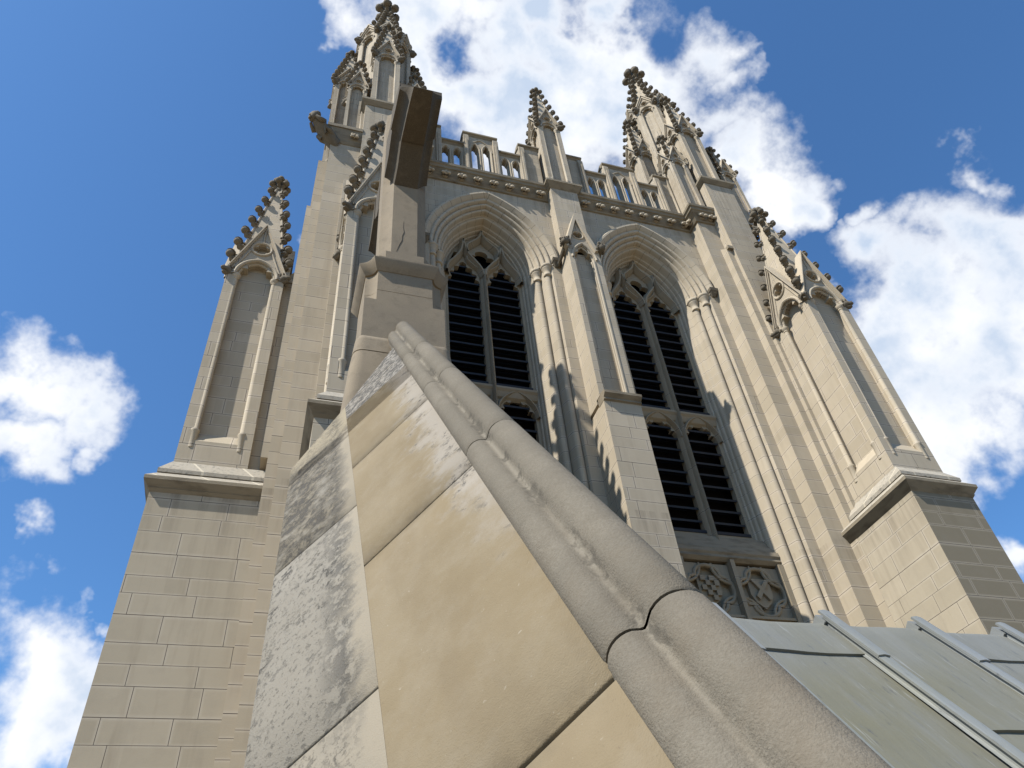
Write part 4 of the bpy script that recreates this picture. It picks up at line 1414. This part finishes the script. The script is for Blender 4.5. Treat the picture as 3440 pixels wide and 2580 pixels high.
for i in range(len(KR) - 1):
    roll_stone(KR[i], KR[i + 1], i == len(KR) - 2)
# wall of the gable below the coping
gw = MB()
gw.loft([[(x, y, z) for y, z in ((-4.6, -30.0), (9.5, -30.0), (9.5, .2), (6.46, 4.15), (-4.2, -9.85), (-4.6, -10.3))] for x in (.02, 1.38)])
gw.build('gable_wall', M_ASH, GC, 0)

# ------------------------------------------------------------------ stone cross on the gable apex
CX, CY = 1.175, 7.575
SC = thing('gable_cross', 'massive stone cross on a chamfered pedestal at the gable apex, its arm jutting overhead', 'cross', (CX, CY, 2.2))


def notch(h, ch, conc=0.0, n=5, cx=CX, cy=CY, hy=None):
    """square plan of half width h with hollow (conc>0) or flat chamfers ch at the corners"""
    hy = hy or h
    out = []
    for sx, sy in ((1, -1), (1, 1), (-1, 1), (-1, -1)):
        p0 = Vector((sx * (h - ch), sy * hy)) if sx * sy < 0 else Vector((sx * h, sy * (hy - ch)))
        p1 = Vector((sx * h, sy * (hy - ch))) if sx * sy < 0 else Vector((sx * (h - ch), sy * hy))
        mid = (p0 + p1) / 2
        ctr = Vector((sx * (h - ch), sy * (hy - ch)))
        for i in range(n + 1):
            t = i / n
            q = p0.lerp(p1, t) + (ctr - mid) * conc * 4 * t * (1 - t)
            out.append((cx + q.x, cy + q.y))
    return out


def ringz(poly, z):
    return [(x, y, z) for x, y in poly]


pd_ = MB()
# base, flared, with rounded corners
pd_.loft([ringz(notch(.80, .16, -.45), 2.2), ringz(notch(.80, .16, -.45), 5.0), ringz(notch(.73, .16, -.45), 6.2), ringz(notch(.69, .16, -.45), 6.85), ringz(notch(.665, .15, -.45), 7.08)])
pd_.loft([ringz(notch(.668, .15, -.45), 7.092), ringz(notch(.645, .14, -.45), 7.32), ringz(notch(.64, .12, -.4), 7.36), ringz(notch(.585, .02, 0), 7.44)])
pd_.loft([ringz(notch(.58, .004, 0), 7.42), ringz(notch(.575, .004, 0), 8.22)])
o = pd_.build('pedestal', M_CROSS, SC, 40)
blk = MB()
blk.loft([ringz(notch(.563, .16, .35), 8.18), ringz(notch(.563, .16, .35), 8.44)], True, True)
blk.loft([ringz(notch(.56, .16, .35), 8.452), ringz(notch(.56, .16, .35), 8.93)], True, True)
blk.build('pedestal_block', M_CROSS, SC, 40)
capm = MB()
capm.loft([ringz(notch(.57, .15, .3), 8.88), ringz(notch(.60, .16, .3), 8.93), ringz(notch(.665, .19, .3), 9.04), ringz(notch(.67, .19, .3), 9.075), ringz(notch(.62, .18, .3), 9.13)])
capm.loft([ringz(notch(.57, .17, .3), 9.10), ringz(notch(.575, .17, .3), 9.22), ringz(notch(.52, .16, .3), 9.26)])
capm.loft([ringz(notch(.47, .18, 0), 9.24), ringz(notch(.475, .18, 0), 9.50), ringz(notch(.40, .16, 0), 9.56)])
capm.build('pedestal_cap', M_CROSS, SC, 40)
stm = MB()
stm.loft([ringz(notch(.375, .17, .12), z) for z in (9.55, 10.6, 11.6, 12.3, 14.2)])
stm.build('cross_shaft', M_CROSS, SC, 40)
ck = MB()
ck.tube([(1.055, 7.199, 9.66), (1.10, 7.199, 9.86), (1.135, 7.199, 9.97), (1.14, 7.199, 10.1), (1.165, 7.199, 10.2), (1.15, 7.199, 10.33), (1.155, 7.199, 10.5)], [.003, .006, .006, .006, .006, .004, .002], 4)
ck.build('crack', M_JOINT, SC, 0)
arm = MB()


def armring(y, zb, hw_, ch, zt, lean=0.0):
    """section of the arm across x, hollow chamfers on the lower edges"""
    pts = []
    n = 5
    for i in range(n + 1):
        t = i / n
        p = Vector((-hw_, zb + ch * 1.5)).lerp(Vector((-hw_ + ch, zb)), t)
        p += Vector((.28 * ch, .42 * ch)) * 4 * t * (1 - t) * .6
        pts.append((CX + p.x, y, p.y))
    for i in range(n + 1):
        t = i / n
        p = Vector((hw_ - ch, zb)).lerp(Vector((hw_, zb + ch * 1.5)), t)
        p += Vector((-.28 * ch, .42 * ch)) * 4 * t * (1 - t) * .6
        pts.append((CX + p.x, y, p.y))
    pts += [(CX + hw_, y, max(zt, zb + ch * 1.5 + .01)), (CX - hw_, y, max(zt, zb + ch * 1.5 + .01))]
    return [(x, y_ + lean * (z - zb), z) for x, y_, z in pts]


arm.loft([armring(7.24, 11.50, .375, .17, 13.0), armring(6.95, 11.72, .36, .17, 13.0), armring(6.62, 12.03, .365, .17, 13.0)])
arm.loft([armring(6.618, 12.01, .385, .19, 12.95), armring(6.16, 12.05, .37, .185, 12.75), armring(5.9, 12.09, .365, .19, 12.6), armring(5.70, 12.16, .36, .20, 12.5, .62)])
arm.loft([armring(7.9, 11.50, .375, .17, 13.0), armring(8.2, 11.72, .36, .17, 13.0), armring(8.5, 12.03, .365, .17, 13.0)])
arm.loft([armring(8.502, 12.01, .385, .19, 12.95), armring(9.0, 12.05, .37, .185, 12.75), armring(9.4, 12.16, .36, .20, 12.5)])
arm.build('cross_arm', M_CROSS_SHADE, SC, 40)

# ------------------------------------------------------------------ lead roof right of the gable
LR = thing('lead_roof', 'sloping grey lead roof with raised batten rolls below the belfry', 'roof', (4.8, 0.8, -30.0))
NR = -1.35
BX = [1.93, 2.55, 3.10, 3.64, 4.19, 4.74, 5.29, 5.84]
KTOP = 2.90                   # ridge, along the slope


def lpart(mb, name, mat, smooth=30):
    o = mb.build(name, mat, None, smooth)
    o.matrix_basis = GM
    adopt(o, LR)
    return o


edges = [1.36] + BX + [6.5, 7.1, 7.7, 8.3]
LAPS = {1: 2.71, 2: 2.16, 3: 2.73, 4: 2.15, 5: 2.7, 6: 2.1, 7: 2.7, 8: 2.1, 0: 2.1, 9: 2.7, 10: 2.1, 11: 2.7}
for i in range(len(edges) - 1):
    lp = LAPS[i]
    for a, b, up in ((-4.0, lp, 0.0), (lp - .08, KTOP, .012)):
        mb = MB()
        nx_, nk = 6, 10
        x0, x1 = edges[i], edges[i + 1]

        def hz(x, k, up=up):
            return NR + up + .006 * math.sin(x * 9 + k * 2.1) * math.sin(k * 1.7 + x * 3)
        rings = []
        for j in range(nk + 1):
            k = a + (b - a) * j / nk
            rings.append([(x0 + (x1 - x0) * q / nx_, k, hz(x0 + (x1 - x0) * q / nx_, k)) for q in range(nx_ + 1)])
        first = [(x, rings[0][0][1] + .0, z - .02) for x, _, z in rings[0]]
        rings = [first] + rings
        if up:
            # lip turned over the ridge
            rings.append([(x, KTOP + .03, z - .01) for x, _, z in rings[-1]])
            rings.append([(x, KTOP + .045, z - .09) for x, _, z in rings[-1]])
        mb.loft(rings, False, False, closed=False)
        lpart(mb, 'lead_sheet', M_LEAD, 60)
for x in BX + [6.5, 7.1, 7.7]:
    mb = MB()
    sec = [(-.03, 0.0), (-.02, .002), (-.014, .006), (-.012, .030), (-.028, .031), (-.029, .042), (0.0, .047), (.029, .042), (.028, .031), (.012, .030), (.014, .006), (.02, .002), (.03, 0.0)]
    mb.loft([[(x + a, k, NR + .008 + h + .004 * math.sin(k * 3 + x)) for a, h in sec] for k in [-4 + i * .35 for i in range(19)] + [KTOP + .02]])
    mb.loft([[(x + a * 1.08, k, NR + .012 + h * 1.06) for a, h in sec[4:9]] for k in (KTOP - .36, KTOP + .06)])
    mb.box(x - .03, x + .03, KTOP + .0, KTOP + .075, NR - .03, NR + .026)
    lpart(mb, 'batten', M_LEADB, 40)
bk = MB()
bk.loft([[(x, y, z) for y, z in ((-4.4, -30.0), (6.0, -30.0), (6.0, -1.5), (2.74, 1.34), (2.71, 1.28), (-1.0, -3.6), (-4.4, -8.1))] for x in (1.40, 8.2)])
bk.build('roof_body', M_ASH, LR, 0)

# ------------------------------------------------------------------ unseen ground plane, added to bounce warm light upwards
g = MB()
g.add([(-900, -900, -30.0), (900, -900, -30.0), (900, 900, -30.0), (-900, 900, -30.0)], [[0, 1, 2, 3]])
o = g.build('ground', M_BOUNCE, None, 0)
o['kind'] = 'structure'
